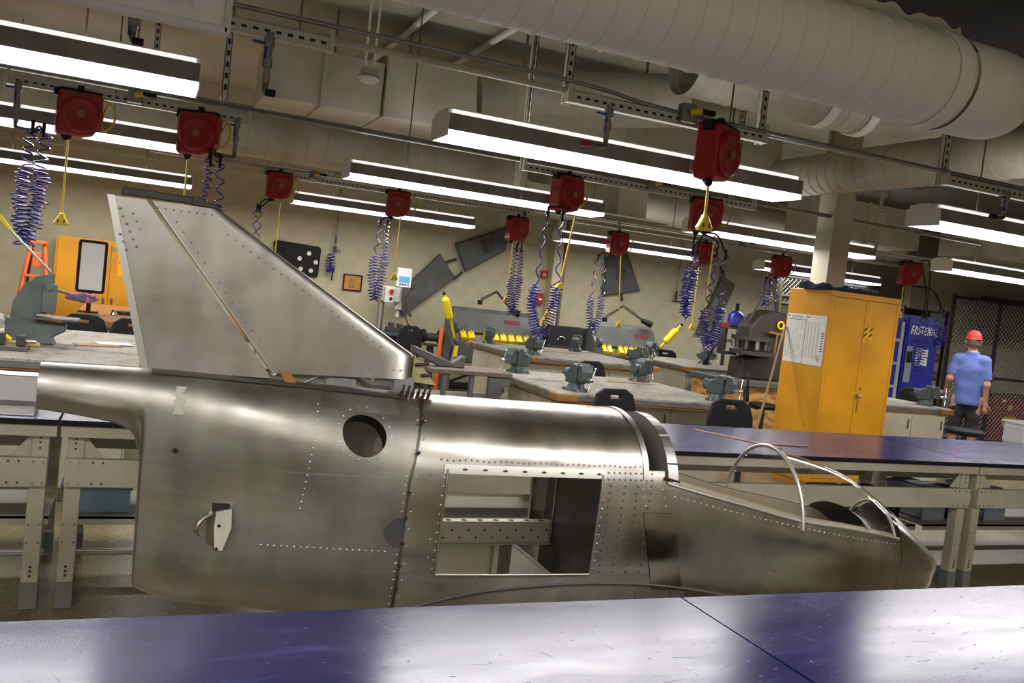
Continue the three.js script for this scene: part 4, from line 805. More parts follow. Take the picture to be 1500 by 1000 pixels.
// ---------- ducts ----------
function roundDuct(label, path, r, m, spacing, o = {}) {
  const t = thing('round_duct', label, 'duct', path[0]);
  const c = new THREE.CurvePath(), p0 = V(...path[0]), P = path.map((p) => V(...p).sub(p0));
  const curve = o.curve ? spline(P.map((p) => p.toArray())) : new THREE.LineCurve3(P[0], P[P.length - 1]);
  const L = curve.getLength();
  mesh('duct_shell', new THREE.TubeGeometry(curve, Math.max(8, Math.round(L / 0.08)), r, 40, false), m, t);
  if (spacing) for (let s = spacing / 2, k = 0; s < L; s += spacing, k++) {
    const u = s / L, p = curve.getPointAt(u), d = curve.getTangentAt(u), g = new THREE.TorusGeometry(r, 0.006, 5, 44);
    g.applyQuaternion(new THREE.Quaternion().setFromUnitVectors(V(0, 0, 1), V(d.x, d.y + (o.slant || 0), d.z).normalize())).translate(p.x, p.y, p.z);
    mesh('seam_ring', g, m, t);
  }
  for (const u of o.bands || []) {
    const p = curve.getPointAt(u), d = curve.getTangentAt(u), g = new THREE.CylinderGeometry(r + 0.014, r + 0.014, 0.07, 44, 1, true);
    g.applyQuaternion(new THREE.Quaternion().setFromUnitVectors(V(0, 1, 0), d)).translate(p.x, p.y, p.z);
    mesh('band', [g, ...[-1, 1].map((s) => { const q = new THREE.TorusGeometry(r + 0.008, 0.010, 5, 44); q.applyQuaternion(new THREE.Quaternion().setFromUnitVectors(V(0, 0, 1), d)).translate(p.x + d.x * 0.035 * s, p.y + d.y * 0.035 * s, p.z + d.z * 0.035 * s); return q; })], MT.ductWhite, t);
  }
  for (const u of o.hang || []) { const p = curve.getPointAt(u), top = 4.05 - p0.y; mesh('hanger', [rod([p.x, p.y + r - 0.01, p.z], [p.x, top, p.z], 0.012, 6)], MT.galv, t); }
  return t;
}
const bigDuct = roundDuct('big white spiral duct running across the top of the picture', [[-1.6, 2.985, -3.6], [3.82, 2.985, -3.6]], 0.24, MT.ductWhite, 0.137, { slant: 0, hang: [0.2, 0.6, 0.9], bands: [0.985] });
mesh('jacket_strip', gridGeo(120, 2, (u, v) => [V(4.0 + 1.5 * u, 0.225 + v * (0.085 + 0.014 * Math.sin(u * 31) + 0.01 * Math.sin(u * 57)), 0.04 - 0.02 * v), V(0, 0.2, 1).normalize(), [u, v]]), MT.ductGray, bigDuct, true);
roundDuct('smooth white elbow at the right end of the big spiral duct', [[3.84, 2.985, -3.6], [4.10, 2.985, -3.6], [4.30, 3.03, -3.70], [4.38, 3.12, -3.95], [4.39, 3.25, -4.25]], 0.243, MT.ductWhite, 0, { curve: true });
roundDuct('spiral duct with a flange showing just below the big white duct', [[3.4, 3.36, -5.45], [5.05, 3.36, -5.45]], 0.22, MT.ductGray, 0.16, { bands: [0.74, 0.97], hang: [0.3, 0.7] });
roundDuct('smooth cone shaped duct behind the largest red reel', [[2.2, 3.02, -6.3], [3.7, 3.22, -5.9]], 0.20, MT.ductGray, 0.5, { hang: [0.2, 0.8] });
roundDuct('spiral duct running into the room in front of the square column', [[6.45, 3.21, -4.6], [6.45, 3.21, -8.03]], 0.207, MT.ductGray, 0.125, { hang: [0.2, 0.8] });
roundDuct('wide spiral duct at the right edge behind the strut', [[7.75, 3.62, -6.6], [13, 3.62, -6.6]], 0.33, MT.ductGray, 0.2, { hang: [0.1, 0.5] });
roundDuct('spiral duct below the box duct, left of the middle light', [[-2, 2.98, -9.75], [4.0, 2.98, -9.75]], 0.26, MT.ductGray, 0.2, { hang: [0.3, 0.6, 0.9], bands: [0.98] });
roundDuct('spiral duct running along the back of the room above the small reels', [[6.5, 3.2, -12.2], [12.5, 3.2, -12.2]], 0.25, MT.ductGray, 0.25, { hang: [0.2, 0.6] });
function boxDuct(label, x0, x1, y0, y1, z0, z1, joints) {
  const t = thing('box_duct', label, 'duct', [x0, y0, z0]);
  const xs = [x0, ...joints, x1];
  for (let i = 0; i + 1 < xs.length; i++) {
    mesh('duct_section', bar(xs[i] - x0 + 0.004, xs[i + 1] - x0 - 0.004, 0, y1 - y0, z1 - z0, 0, 0.004), MT.ductGray, t);
    if (i) { const x = xs[i] - x0; mesh('joint_flange', [bar(x - 0.016, x + 0.016, -0.02, 0, z1 - z0 - 0.02, 0.02), bar(x - 0.016, x + 0.016, 0, y1 - y0 + 0.02, 0, 0.02)], MT.ductGray, t); }
  }
  for (const x of [0.3, (x1 - x0) - 0.4]) mesh('hanger', rod([x, y1 - y0, (z1 - z0) / 2], [x, 4.05 - y0, (z1 - z0) / 2], 0.012, 6), MT.galv, t);
}
boxDuct('lower cream box duct behind the conduits, left of the step', 0.86, 1.9, 3.08, 3.56, -8.1, -8.85, [1.36]);
boxDuct('taller cream box duct behind the nearest light, right of the step', 1.91, 6.4, 3.08, 3.68, -8.05, -8.9, [3.14, 4.4, 5.5]);
boxDuct('pale box duct along the back of the room above the wing panels', 3.0, 6.15, 2.86, 3.3, -12.3, -13.0, [4.2, 5.2]);
boxDuct('box duct over the fenced corner at the far right', 11.5, 18, 2.95, 3.5, -9.6, -10.4, [13, 14.5, 16]);
boxDuct('box duct between the column and the fenced corner', 9.2, 11.3, 3.0, 3.6, -10.6, -11.3, [10.2]);
{
  const t = thing('air_diffuser', 'flat square air diffuser hanging behind the hanging yellow outlet', 'vent', [5.4, 2.66, -9.6]);
  mesh('frame', [bar(-0.5, 0.5, 0, 0.02, -0.3, -0.27), bar(-0.5, 0.5, 0, 0.02, 0.27, 0.3), bar(-0.5, -0.47, 0, 0.02, -0.27, 0.27), bar(0.47, 0.5, 0, 0.02, -0.27, 0.27)], MT.ductWhite, t);
  for (let i = 0; i < 7; i++) mesh('louvre', box(0.92, 0.006, 0.07, [0, 0.01, -0.225 + i * 0.075], [0.5, 0, 0]), MT.galv, t);
  mesh('neck', bar(-0.2, 0.2, 0.02, 1.38, -0.15, 0.15), MT.ductGray, t);
}
{
  const t = thing('moulded_panel', 'white moulded plastic panel with raised ribs hanging at the upper left', 'panel', [-0.45, 2.40, -3.28]);
  const nx = 80, ny = 30, W = 1.3, H = 0.62;
  mesh('sheet', gridGeo(nx, ny, (u, v) => {
    const f = (a, b) => { const x = (a - 0.5) * W, y = b * H; const rib = (c, w) => Math.exp(-(((x - c) / w) ** 4)) * clamp((y - 0.045) / 0.03, 0, 1); return 0.07 * rib(0.36, 0.045) + 0.07 * rib(0.50, 0.03) + 0.04 * rib(0.05, 0.2) + 0.03 * rib(-0.4, 0.12) + 0.012 * Math.sin(x * 9) * clamp(y * 4, 0, 1); };
    const e = 0.01, z = f(u, v), n = V(-(f(u + e, v) - f(u - e, v)) / (2 * e * W), -(f(u, v + e) - f(u, v - e)) / (2 * e * H), 1).normalize();
    return [V((u - 0.5) * W, v * H, z), n, [u, v]];
  }), std(lin(0.84, 0.84, 0.88), 0.35), t, true);
  mesh('rim', [bar(-0.66, 0.66, -0.012, 0.012, -0.03, 0.02, 0.004), bar(0.645, 0.668, -0.01, 0.63, -0.03, 0.02, 0.004), bar(-0.668, -0.645, -0.01, 0.63, -0.03, 0.02, 0.004)], std(lin(0.62, 0.62, 0.66), 0.4), t);
  for (const s of [-0.5, 0.5]) mesh('hanger', rod([s, 0.6, -0.02], [s, 1.63, -0.02], 0.004, 6), MT.dark, t);
}
// ---------- air drops ----------
function airDrop(x, y, z, len, label, dir, fit) {
  const t = thing('air_valve', label, 'air valve', [x, y, z]);
  mesh('drop_pipe', [rod([0, 0.03, 0], [0, -len, 0], 0.017, 10), cyl(0.026, 0.026, 0.05, [0, -0.02, 0]), cyl(0.024, 0.024, 0.04, [0, -len * 0.55, 0])], MT.galv, t);
  mesh('valve_handle', [bar(-0.022, -0.010, -0.12, -0.02, -0.006, 0.016, 0.003), bar(-0.08, -0.01, -0.035, -0.022, 0.0, 0.014, 0.003)], std(lin(0.02, 0.03, 0.22), 0.5), t);
  mesh('elbow', [tube([[0, -len, 0], [0, -len - 0.03, 0], [dir * 0.03, -len - 0.04, 0], [dir * 0.10, -len - 0.04, 0]], 0.014, 14, 8)], MT.darkSteel, t);
  mesh('coupling', [cyl(0.018, 0.018, 0.05, [dir * 0.125, -len - 0.04, 0], [0, 0, PI / 2], 12)], fit || MT.black, t);
}
airDrop(0.49, 2.72, -4.58, 0.22, 'galvanized air valve with a blue handle below the left strut', 0.2);
airDrop(-0.12, 2.72, -4.58, 0.10, 'galvanized air valve hanging in front of the light at the left edge', 0.2);
airDrop(2.39, 2.72, -4.58, 0.17, 'galvanized air valve with a red coupling left of the largest reel', -1, MT.red);
airDrop(-0.91, 2.71, -7.42, 0.27, 'air valve holding the long blue hose at the left edge', 1);
airDrop(0.61, 2.71, -7.42, 0.24, 'air valve holding the hose behind the fin tip', -1);
airDrop(5.55, 2.70, -4.5, 0.13, 'dark air valve in front of the light at the right edge', -0.8);
for (const [p, l] of [[[2.90, 2.79, -4.57], 'gray outlet box with a yellow plug left of the largest reel'], [[-0.14, 2.77, -7.4], 'gray outlet box between the two dark red reels'], [[4.42, 2.80, -7.4], 'gray outlet box between the two red reels in the middle'], [[1.9, 2.80, -11.35], 'gray outlet box between the two small reels near the back wall'], [[8.5, 2.78, -11.35], 'gray outlet box left of the small reel nearest the column']]) {
  const t = thing('outlet_box', l, 'outlet box', p);
  mesh('box', bar(-0.05, 0.05, -0.055, 0.055, -0.02, 0.04, 0.004), MT.galv, t);
  mesh('plug', [rod([0.0, 0.0, 0.04], [0.06, 0.02, 0.07], 0.022, 10), ], MT.yellowCord, t);
  mesh('switch', bar(0.05, 0.15, 0.0, 0.03, 0.05, 0.085, 0.006), MT.black, t);
}
// ---------- red reels ----------
function makeReel(label) {
  const t = thing('cord_reel', label, 'reel', [0, 0, 0], 0, 'red hose and cord reels');
  const out = [[-0.14, 0.15], [0.12, 0.16], [0.15, 0.13], [0.15, -0.06], [0.10, -0.14], [0.02, -0.165], [-0.13, -0.165], [-0.15, -0.14], [-0.15, 0.13]];
  mesh('housing', [prism(out, 0.15, [0, 0, -0.02], null, 0.014)], MT.red, t);
  mesh('face', [lathe([[0.135, 0], [0.135, 0.018], [0.12, 0.03], [0.095, 0.03], [0.09, 0.024], [0, 0.024]], [0.005, -0.005, 0.05], [PI / 2, 0, 0], 32)], MT.red, t);
  mesh('hub', [cyl(0.03, 0.03, 0.012, [0.005, -0.005, 0.082], [PI / 2, 0, 0], 20)], std(lin(0.30, 0.10, 0.10), 0.4), t);
  mesh('bracket', [bar(-0.14, 0.14, 0.152, 0.175, -0.06, 0.03, 0.004), bar(-0.175, -0.10, 0.11, 0.165, -0.05, 0.02, 0.004), bar(-0.02, 0.02, 0.17, 0.21, -0.03, 0.0, 0.003)], MT.black, t);
  mesh('outlet_guide', [lathe([[0.035, 0.02], [0.03, -0.01], [0.012, -0.035]], [-0.08, -0.165, -0.02], null, 16)], MT.black, t);
  mesh('supply_cord', [tube([[0.13, 0.14, -0.03], [0.22, 0.10, 0.0], [0.235, -0.02, 0.0], [0.17, -0.09, 0.0], [0.16, 0.02, -0.02], [0.20, 0.12, -0.05]], 0.008, 40, 6)], MT.yellowCord, t);
  return t;
}
const reel = makeReel('largest red reel with a yellow outlet hanging from it, at the upper right'); reel.position.set(3.12, 2.585, -4.50); reel.rotation.y = 0.5;
const reelSpots = [
  [[-0.50, 2.56, -7.35], 0.15, 'dark red reel at the upper left with a yellow cord, left of a pair'],
  [[0.33, 2.56, -7.35], -0.35, 'dark red reel with a pale hub at the upper left, right of a pair'],
  [[3.52, 2.57, -7.35], 0.3, 'red reel at the right end of the middle light, above two blue hoses'],
  [[5.03, 2.58, -7.35], -0.3, 'red reel with a pale hub behind the hanging yellow outlet'],
  [[10.35, 2.55, -9.8], -0.2, 'red reel above the blue vending machine'],
  [[1.49, 2.60, -11.27], 0.1, 'small red reel above the black panel, nearest the tail fin'],
  [[2.99, 2.59, -11.27], -0.2, 'small red reel above the framed certificate'],
  [[4.70, 2.49, -11.27], 0.2, 'small red reel at the upper end of the upper gray wing panel'],
  [[6.28, 2.49, -11.27], 0.0, 'small red reel at the top of the hanging wing panel with a vent'],
  [[7.78, 2.53, -11.27], 0.1, 'small red reel below the reel with a pale hub'],
  [[9.23, 2.50, -11.27], -0.1, 'small red reel just left of the square column'],
];
reelSpots.forEach(([p, a, l]) => dup(reel, p, a, l));
// ---------- yellow cords with outlets ----------
function makeDrop(label, len, big) {
  const t = thing('cord_outlet', label, 'extension cord');
  mesh('cord', rod([0, 0, 0], [0, -len, 0], 0.008, 6), MT.yellowCord, t);
  mesh('outlet', [prism([[-0.016, 0], [0.016, 0], [0.022, -0.02], [0.052, -0.075], [0.044, -0.092], [-0.044, -0.092], [-0.052, -0.075], [-0.022, -0.02]], 0.045, [0, -len, 0], null, 0.008)], MT.yellowCord, t);
  mesh('strain_relief', cyl(0.009, 0.014, 0.03, [0, -len + 0.012, 0], null, 10), MT.yellowCord, t);
  mesh('sockets', [-0.02, 0.02].map((x) => bar(x - 0.006, x + 0.006, -len - 0.075, -len - 0.05, 0.022, 0.024)), MT.dark, t);
  if (big) mesh('stop_ball', ball(0.024, [0, -0.01, 0]), MT.black, t);
  return t;
}
for (const [p, len, l, big, tilt] of [
  [[3.01, 2.40, -4.42], 0.20, 'yellow triple outlet hanging below the largest red reel', true, 0.03],
  [[-0.56, 2.40, -7.36], 0.57, 'yellow outlet on a long cord at the left, above the orange ladder', true],
  [[3.62, 2.38, -7.36], 0.62, 'yellow outlet hanging beside the two blue hoses in the middle', false, -0.12],
  [[0.27, 2.42, -7.40], 0.45, 'yellow cord hanging behind the tip of the tail fin', false],
  [[1.53, 2.42, -11.4], 0.80, 'thin yellow cord hanging behind the upper edge of the tail fin', false],
  [[3.05, 2.42, -11.3], 0.72, 'yellow outlet hanging above the drill press', false],
  [[4.66, 2.33, -11.3], 0.75, 'yellow outlet hanging right of the gray wing panels', false],
  [[6.36, 2.33, -11.3], 0.95, 'yellow outlet hanging in front of the wing panel with a vent', false, 0.1],
  [[7.72, 2.34, -11.3], 0.88, 'yellow outlet left of the long looped blue hose', false],
  [[5.12, 2.40, -7.3], 0.75, 'yellow outlet behind the long looped blue hose', false],
  [[10.28, 2.41, -9.82], 0.42, 'yellow outlet hanging in front of the blue vending machine', false],
  [[9.32, 2.34, -11.3], 0.72, 'yellow outlet hanging left of the yellow cabinet near the blue hose', false],
]) { const t = makeDrop(l, len, big); t.position.set(...p); if (tilt) t.rotation.z = tilt; }
// ---------- coiled blue air hoses ----------
function hose(label, path, legs, o = {}) {
  // legs: [share of the path, turns per metre, coil radius] in order
  const t = thing('coil_hose', label, 'air hose', path[0], 0, 'coiled blue air hoses');
  const c = spline(path.map((p) => [p[0] - path[0][0], p[1] - path[0][1], p[2] - path[0][2]])), L = c.getLength();
  const rate = (u) => { let a = 0; for (const q of legs) { a += q[0]; if (u <= a) return q; } return legs[legs.length - 1]; };
  let ph = rnd() * 6, total = 0; for (const q of legs) total += q[0] * L * q[1];
  const n = Math.min(1400, Math.round(total * 11)), pts = []; let R = legs[0][2];
  
  const cum = []; let acc = 0; for (const q of legs) { acc += q[0] * q[1]; cum.push(acc); }
  for (let i = 0; i <= n; i++) {
    const s = i / n * acc; let k = 0; while (k < legs.length - 1 && s > cum[k]) k++;
    const before = k ? cum[k - 1] : 0, u0 = legs.slice(0, k).reduce((a, q) => a + q[0], 0), u = clamp(u0 + (s - before) / legs[k][1], 0, 1);
    const p = c.getPointAt(u), d = c.getTangentAt(u), a = 2 * PI * s * L + ph;
    R = lerp(R, rate(u)[2], 0.15);
    const side = V(0, 0, 1).cross(d).normalize(), up = d.clone().cross(side).normalize(), w = R * (1 + 0.14 * Math.sin(s * L * 2.3) + (o.mess || 0) * Math.sin(s * L * 5.1));
    pts.push(p.addScaledVector(side, w * Math.cos(a)).addScaledVector(up, w * Math.sin(a)));
  }
  const g = new THREE.TubeGeometry(new THREE.CatmullRomCurve3(pts), n, o.r || 0.0065, 5, false);
  mesh('hose', g, MT.blueHose, t);
  const e0 = c.getPointAt(0), e1 = c.getPointAt(1);
  mesh('fitting', rod([e0.x, e0.y + 0.05, e0.z], [e0.x, e0.y - 0.05, e0.z], 0.012, 8), MT.black, t);
  mesh('fitting', rod([e1.x, e1.y + 0.04, e1.z], [e1.x, e1.y - 0.06, e1.z], 0.012, 8), MT.black, t);
  if (o.arm) mesh('hose_arm', tube([o.arm[0], [(o.arm[0][0] + path[path.length - 1][0]) / 2 + 0.02, o.arm[0][1] - 0.01, (o.arm[0][2] + path[0][2]) / 2], path[path.length - 1]].map((p) => [p[0] - path[0][0], p[1] - path[0][1], p[2] - path[0][2]]), 0.009, 16, 6), MT.black, t);
  if (o.arm) mesh('hose_arm', tube(o.arm.map((p) => [p[0] - path[0][0], p[1] - path[0][1], p[2] - path[0][2]]), 0.009, 24, 6), MT.black, t);
  return t;
}
const U = (x, z, y0, ym, yb, w, dx = 0) => [[x - w * 0.35, y0, z], [x - w / 2 + dx * 0.4, ym, z], [x - w / 2 + dx, (ym + yb) / 2, z], [x + dx, yb, z + 0.01], [x + w / 2 + dx, (ym + yb) / 2, z], [x + w / 2 + dx * 0.4, ym, z], [x + w * 0.35, y0, z]];
hose('long blue coiled hose at the left edge, hanging down to the orange ladder', U(-0.74, -7.2, 2.40, 2.10, 1.58, 0.10, -0.02), [[0.17, 16, 0.035], [0.66, 34, 0.05], [0.17, 13, 0.04]], { mess: 0.25, arm: [[-0.79, 2.40, -7.42], [-0.74, 2.42, -7.28], [-0.70, 2.36, -7.2]] });
hose('blue coiled hose hanging behind the tip of the tail fin', U(0.46, -7.2, 2.37, 2.10, 1.72, 0.10), [[0.25, 18, 0.03], [0.5, 30, 0.04], [0.25, 9, 0.03]], { mess: 0.2, arm: [[0.49, 2.43, -7.42], [0.42, 2.44, -7.2], [0.41, 2.36, -7.2]] });
hose('blue hose with two long wavy strands above a dense loop, near the downpipe', U(3.32, -7.15, 2.36, 1.72, 1.27, 0.20, -0.02), [[0.29, 6, 0.018], [0.42, 40, 0.045], [0.29, 6, 0.018]], { arm: [[3.55, 2.42, -7.3], [3.38, 2.42, -7.2], [3.25, 2.40, -7.15], [3.245, 2.36, -7.15]] });
hose('blue hose hanging in a tight bundle left of the long looped one', U(4.82, -7.15, 2.22, 2.0, 1.58, 0.07, -0.03), [[0.14, 8, 0.02], [0.72, 38, 0.038], [0.14, 8, 0.02]], { mess: 0.2, arm: [[5.0, 2.42, -7.3], [4.85, 2.40, -7.2], [4.79, 2.30, -7.15], [4.79, 2.22, -7.15]] });
hose('long looped blue hose with spread turns, right of the middle', U(5.08, -7.1, 2.22, 1.70, 1.32, 0.15, -0.02), [[0.30, 9, 0.025], [0.42, 42, 0.05], [0.28, 9, 0.025]], { arm: [[5.0, 2.41, -7.35], [5.06, 2.32, -7.15], [5.03, 2.22, -7.1]] });
hose('blue coiled hose hanging beside the drill press', U(2.84, -11.3, 2.34, 1.95, 1.32, 0.12, -0.02), [[0.22, 6, 0.03], [0.60, 26, 0.055], [0.18, 20, 0.03]], { arm: [[2.97, 2.41, -11.3], [2.85, 2.40, -11.3], [2.80, 2.34, -11.3]], mess: 0.15 });
hose('blue coiled hose behind the upper edge of the tail fin', U(1.27, -11.3, 2.30, 2.1, 1.75, 0.05), [[0.4, 7, 0.025], [0.2, 8, 0.02], [0.4, 7, 0.025]], { arm: [[1.45, 2.42, -11.3], [1.33, 2.41, -11.3], [1.26, 2.30, -11.3]] });
hose('blue coiled hose hanging right of the gray wing panels', U(4.74, -11.25, 2.24, 1.85, 1.33, 0.10), [[0.22, 18, 0.03], [0.56, 30, 0.05], [0.22, 22, 0.035]], { mess: 0.2, arm: [[4.80, 2.735, -11.38], [4.80, 2.45, -11.34], [4.705, 2.24, -11.25]] });
hose('pair of thin wavy blue hoses left of the hanging wing panel', U(6.02, -11.25, 2.26, 1.70, 1.18, 0.16), [[0.26, 6, 0.025], [0.48, 26, 0.05], [0.26, 6, 0.025]], { arm: [[6.2, 2.33, -11.3], [6.05, 2.34, -11.27], [5.964, 2.26, -11.25]] });
hose('small blue coiled hose above the brown machine', U(8.98, -11.25, 2.26, 2.08, 1.86, 0.12), [[0.22, 6, 0.015], [0.56, 26, 0.05], [0.22, 6, 0.015]], { mess: 0.3, arm: [[9.15, 2.34, -11.3], [9.02, 2.36, -11.27], [8.938, 2.26, -11.25]] });
hose('blue coiled hose in front of the blue vending machine', U(10.86, -9.6, 2.05, 1.9, 1.55, 0.12), [[0.2, 8, 0.03], [0.6, 30, 0.06], [0.2, 8, 0.03]], { mess: 0.3, arm: [[10.43, 2.38, -9.8], [10.7, 2.36, -9.7], [10.81, 2.2, -9.62], [10.818, 2.05, -9.6]] });
hose('blue coiled hose hanging at the edge of the yellow cabinet', U(10.42, -9.5, 1.95, 1.75, 1.15, 0.12), [[0.2, 12, 0.03], [0.6, 26, 0.055], [0.2, 12, 0.03]], { mess: 0.2, arm: [[10.55, 2.77, -9.81], [10.50, 2.25, -9.6], [10.378, 1.95, -9.5]] });
// ---------- yellow cabinets ----------
function textPlane(w, h, m, p, r) { return place(new THREE.PlaneGeometry(w, h), p, r); }
const hazardTex = canvasTex(128, 160, (g, w, h) => {
  g.fillStyle = '#e0a010'; g.fillRect(0, 0, w, h); g.fillStyle = '#16120a';
  for (const [x, y] of [[0, 0], [76, 0], [0, 58], [76, 58]]) { g.beginPath(); g.moveTo(x, y + 44); g.lineTo(x, y + 28); g.lineTo(x + 30, y + 2); g.lineTo(x + 52, y + 2); g.lineTo(x + 52, y + 8); g.lineTo(x + 8, y + 44); g.fill(); }
  g.fillRect(30, 122, 60, 4); g.fillRect(24, 132, 76, 3); g.fillRect(30, 140, 60, 3);
});
const chart = (kind) => canvasTex(256, 512, (g, w, h) => {
  g.fillStyle = '#dcdcd8'; g.fillRect(0, 0, w, h); g.fillStyle = '#25262a'; g.beginPath(); g.arc(24, 26, 9, 0, 7); g.fill();
  let s = 3; const r = () => { s = (s * 1664525 + 1013904223) >>> 0; return s / 4294967296; };
  if (!kind) { g.font = 'bold 17px sans-serif'; for (let k = 0; k < 3; k++) { for (let x = 60; x < 200;) { const l = 8 + r() * 26; g.fillRect(x, 18 + k * 10, l, 5); x += l + 6; } } g.fillRect(10, 56, 236, 7); for (let c = 0; c < 7; c++) g.fillRect(14 + c * 36, 66, 1, 400); for (let y = 72; y < 466; y += 6) for (let c = 0; c < 7; c++) if (r() < 0.9) { g.fillStyle = 'rgba(30,30,36,' + (0.35 + 0.4 * r()) + ')'; g.fillRect(18 + c * 36, y, 6 + r() * 20, 2); } }
  else { for (let x = 60; x < 200;) { const l = 6 + r() * 20; g.fillRect(x, 22, l, 3); x += l + 6; } for (let c = 0; c < 4; c++) for (let i = 0; i < 34; i++) { g.strokeStyle = 'rgba(40,40,48,0.65)'; g.lineWidth = 1.4; g.beginPath(); g.ellipse(32 + c * 44, 76 + i * 11, 10 + 4 * r(), 4 + 3 * r(), r(), 0, 7); g.stroke(); } g.fillStyle = '#15151a'; for (let i = 0; i < 8; i++) { g.beginPath(); g.moveTo(206, 180 + i * 26); g.lineTo(240, 168 + i * 26); g.lineTo(240, 176 + i * 26); g.lineTo(208, 190 + i * 26); g.fill(); } for (let i = 0; i < 24; i++) g.fillRect(180, 400 + i * 3, r() * 60, 1); }
});
{
  const t = thing('storage_cabinet', 'tall yellow two door cabinet with wall charts taped to its side', 'cabinet', [6.676, 0, -7.12]);
  const w = 0.44, d = 0.316, h = 1.998;
  mesh('body', [bar(-w, w, 0.08, h, -d, d - 0.022, 0.004), bar(-w + 0.03, w - 0.03, 0, 0.08, -d + 0.03, d - 0.06), bar(-w, w, h - 0.055, h, d - 0.022, d, 0.003), bar(-w, w, 0.08, 0.13, d - 0.022, d, 0.003), bar(-w, -w + 0.03, 0.13, h - 0.055, d - 0.022, d, 0.002), bar(w - 0.03, w, 0.13, h - 0.055, d - 0.022, d, 0.002)], MT.yellow, t);
  for (const s of [-1, 1]) {
    const dr = mesh('door', bar(s < 0 ? -w + 0.034 : 0.003, s < 0 ? -0.003 : w - 0.034, 0.134, h - 0.059, d - 0.02, d - 0.002, 0.002), MT.yellow, t);
    mesh('hinge', [0.3, 1.0, 1.7].map((y) => rod([s * (w - 0.034), y, d - 0.001], [s * (w - 0.034), y + 0.07, d - 0.001], 0.004, 6)), MT.yellow, dr).userData.kind = 'stuff';
    if (s > 0) {
      mesh('knob', [cyl(0.02, 0.02, 0.03, [0.03, 0.985, d + 0.012], [PI / 2, 0, 0]), ball(0.024, [0.03, 0.985, d + 0.03])], MT.steel, dr);
      mesh('lock', cyl(0.012, 0.012, 0.008, [0.06, 1.06, d + 0.002], [PI / 2, 0, 0], 14), MT.steel, dr);
      mesh('key', [bar(0.037, 0.047, 0.82, 0.94, d, d + 0.012, 0.002)], MT.steel, dr);
    }
  }
  mesh('hazard_sign', textPlane(0.115, 0.15, 0, [0.065, 1.60, d + 0.0015]), std(0xffffff, 0.6, 0, { map: hazardTex }), t, true);
  for (const k of [0, 1]) mesh('wall_chart', [textPlane(0.284, 0.50, 0, [-w - 0.003, 1.49, lerp(-0.156, 0.137, k)], [0, -PI / 2, 0])], std(0xffffff, 0.75, 0, { map: chart(k) }), t, true);
  const tw = mesh('shop_towel', [box(0.62, 0.07, 0.26, [6.85, 2.065, -7.55], null, 0.03)].map((g) => { const b = new THREE.BoxGeometry(0.52, 0.05, 0.30, 40, 4, 18), p = b.attributes.position; for (let i = 0; i < p.count; i++) { const n = fbm(p.getX(i) + 0.5, p.getZ(i) + 0.5, 14, 14, 3, 501) - 0.5; p.setXYZ(i, p.getX(i) + n * 0.05, p.getY(i) > 0 ? p.getY(i) + n * 0.09 : p.getY(i), p.getZ(i) + n * 0.05); } b.computeVertexNormals(); return place(b, [6.43, 2.025, -7.1]); }), std(lin(0.014, 0.017, 0.055), 0.95));
  tag(tw, 'crumpled dark blue shop towel lying on top of the tall yellow cabinet', 'towel');
  const tb = thing('binder_stack', 'low pile of black binders on top of the tall yellow cabinet, right of the towel', 'binders', [6.84, 1.999, -7.13]);
  mesh('binder', bar(-0.14, 0.22, 0, 0.035, -0.14, 0.12, 0.006), MT.blackMatte, tb); mesh('binder', box(0.3, 0.03, 0.24, [0.03, 0.05, 0], [0, 0.2, 0], 0.006), MT.dark, tb);
}
{
  const t = thing('wall_cabinet', 'yellow flammables cabinet with red lettering against the block wall at the left', 'cabinet', [-0.36, 0, -13.12]);
  mesh('body', [bar(-0.66, 0.66, 0.05, 1.70, -0.25, 0.22, 0.005)], MT.yellow, t);
  for (const s of [-1, 1]) { const dr = mesh('door', bar(s < 0 ? -0.63 : 0.003, s < 0 ? -0.003 : 0.63, 0.10, 1.66, 0.22, 0.24, 0.003), MT.yellow, t); mesh('handle', bar(s * 0.05 - 0.012, s * 0.05 + 0.012, 0.8, 0.95, 0.24, 0.262, 0.003), MT.darkSteel, dr); }
  mesh('warning_print', textPlane(0.36, 0.30, 0, [0.27, 1.40, 0.2415]), std(0xffffff, 0.6, 0, { map: canvasTex(256, 214, (g, w, h) => { g.fillStyle = '#e8a512'; g.fillRect(0, 0, w, h); g.strokeStyle = '#201808'; g.lineWidth = 6; g.beginPath(); g.moveTo(34, 46); g.lineTo(56, 8); g.lineTo(78, 46); g.closePath(); g.stroke(); g.fillStyle = '#c22a10'; g.font = 'bold 40px sans-serif'; g.fillText('FLAMMABLE', 8, 100); g.fillText('KEEP FIRE', 30, 146); g.fillText('AWAY', 74, 192); }) }), t, true);
  mesh('badge', box(0.08, 0.045, 0.006, [0.05, 1.60, 0.243], null, 0.002), MT.galv, t);
}
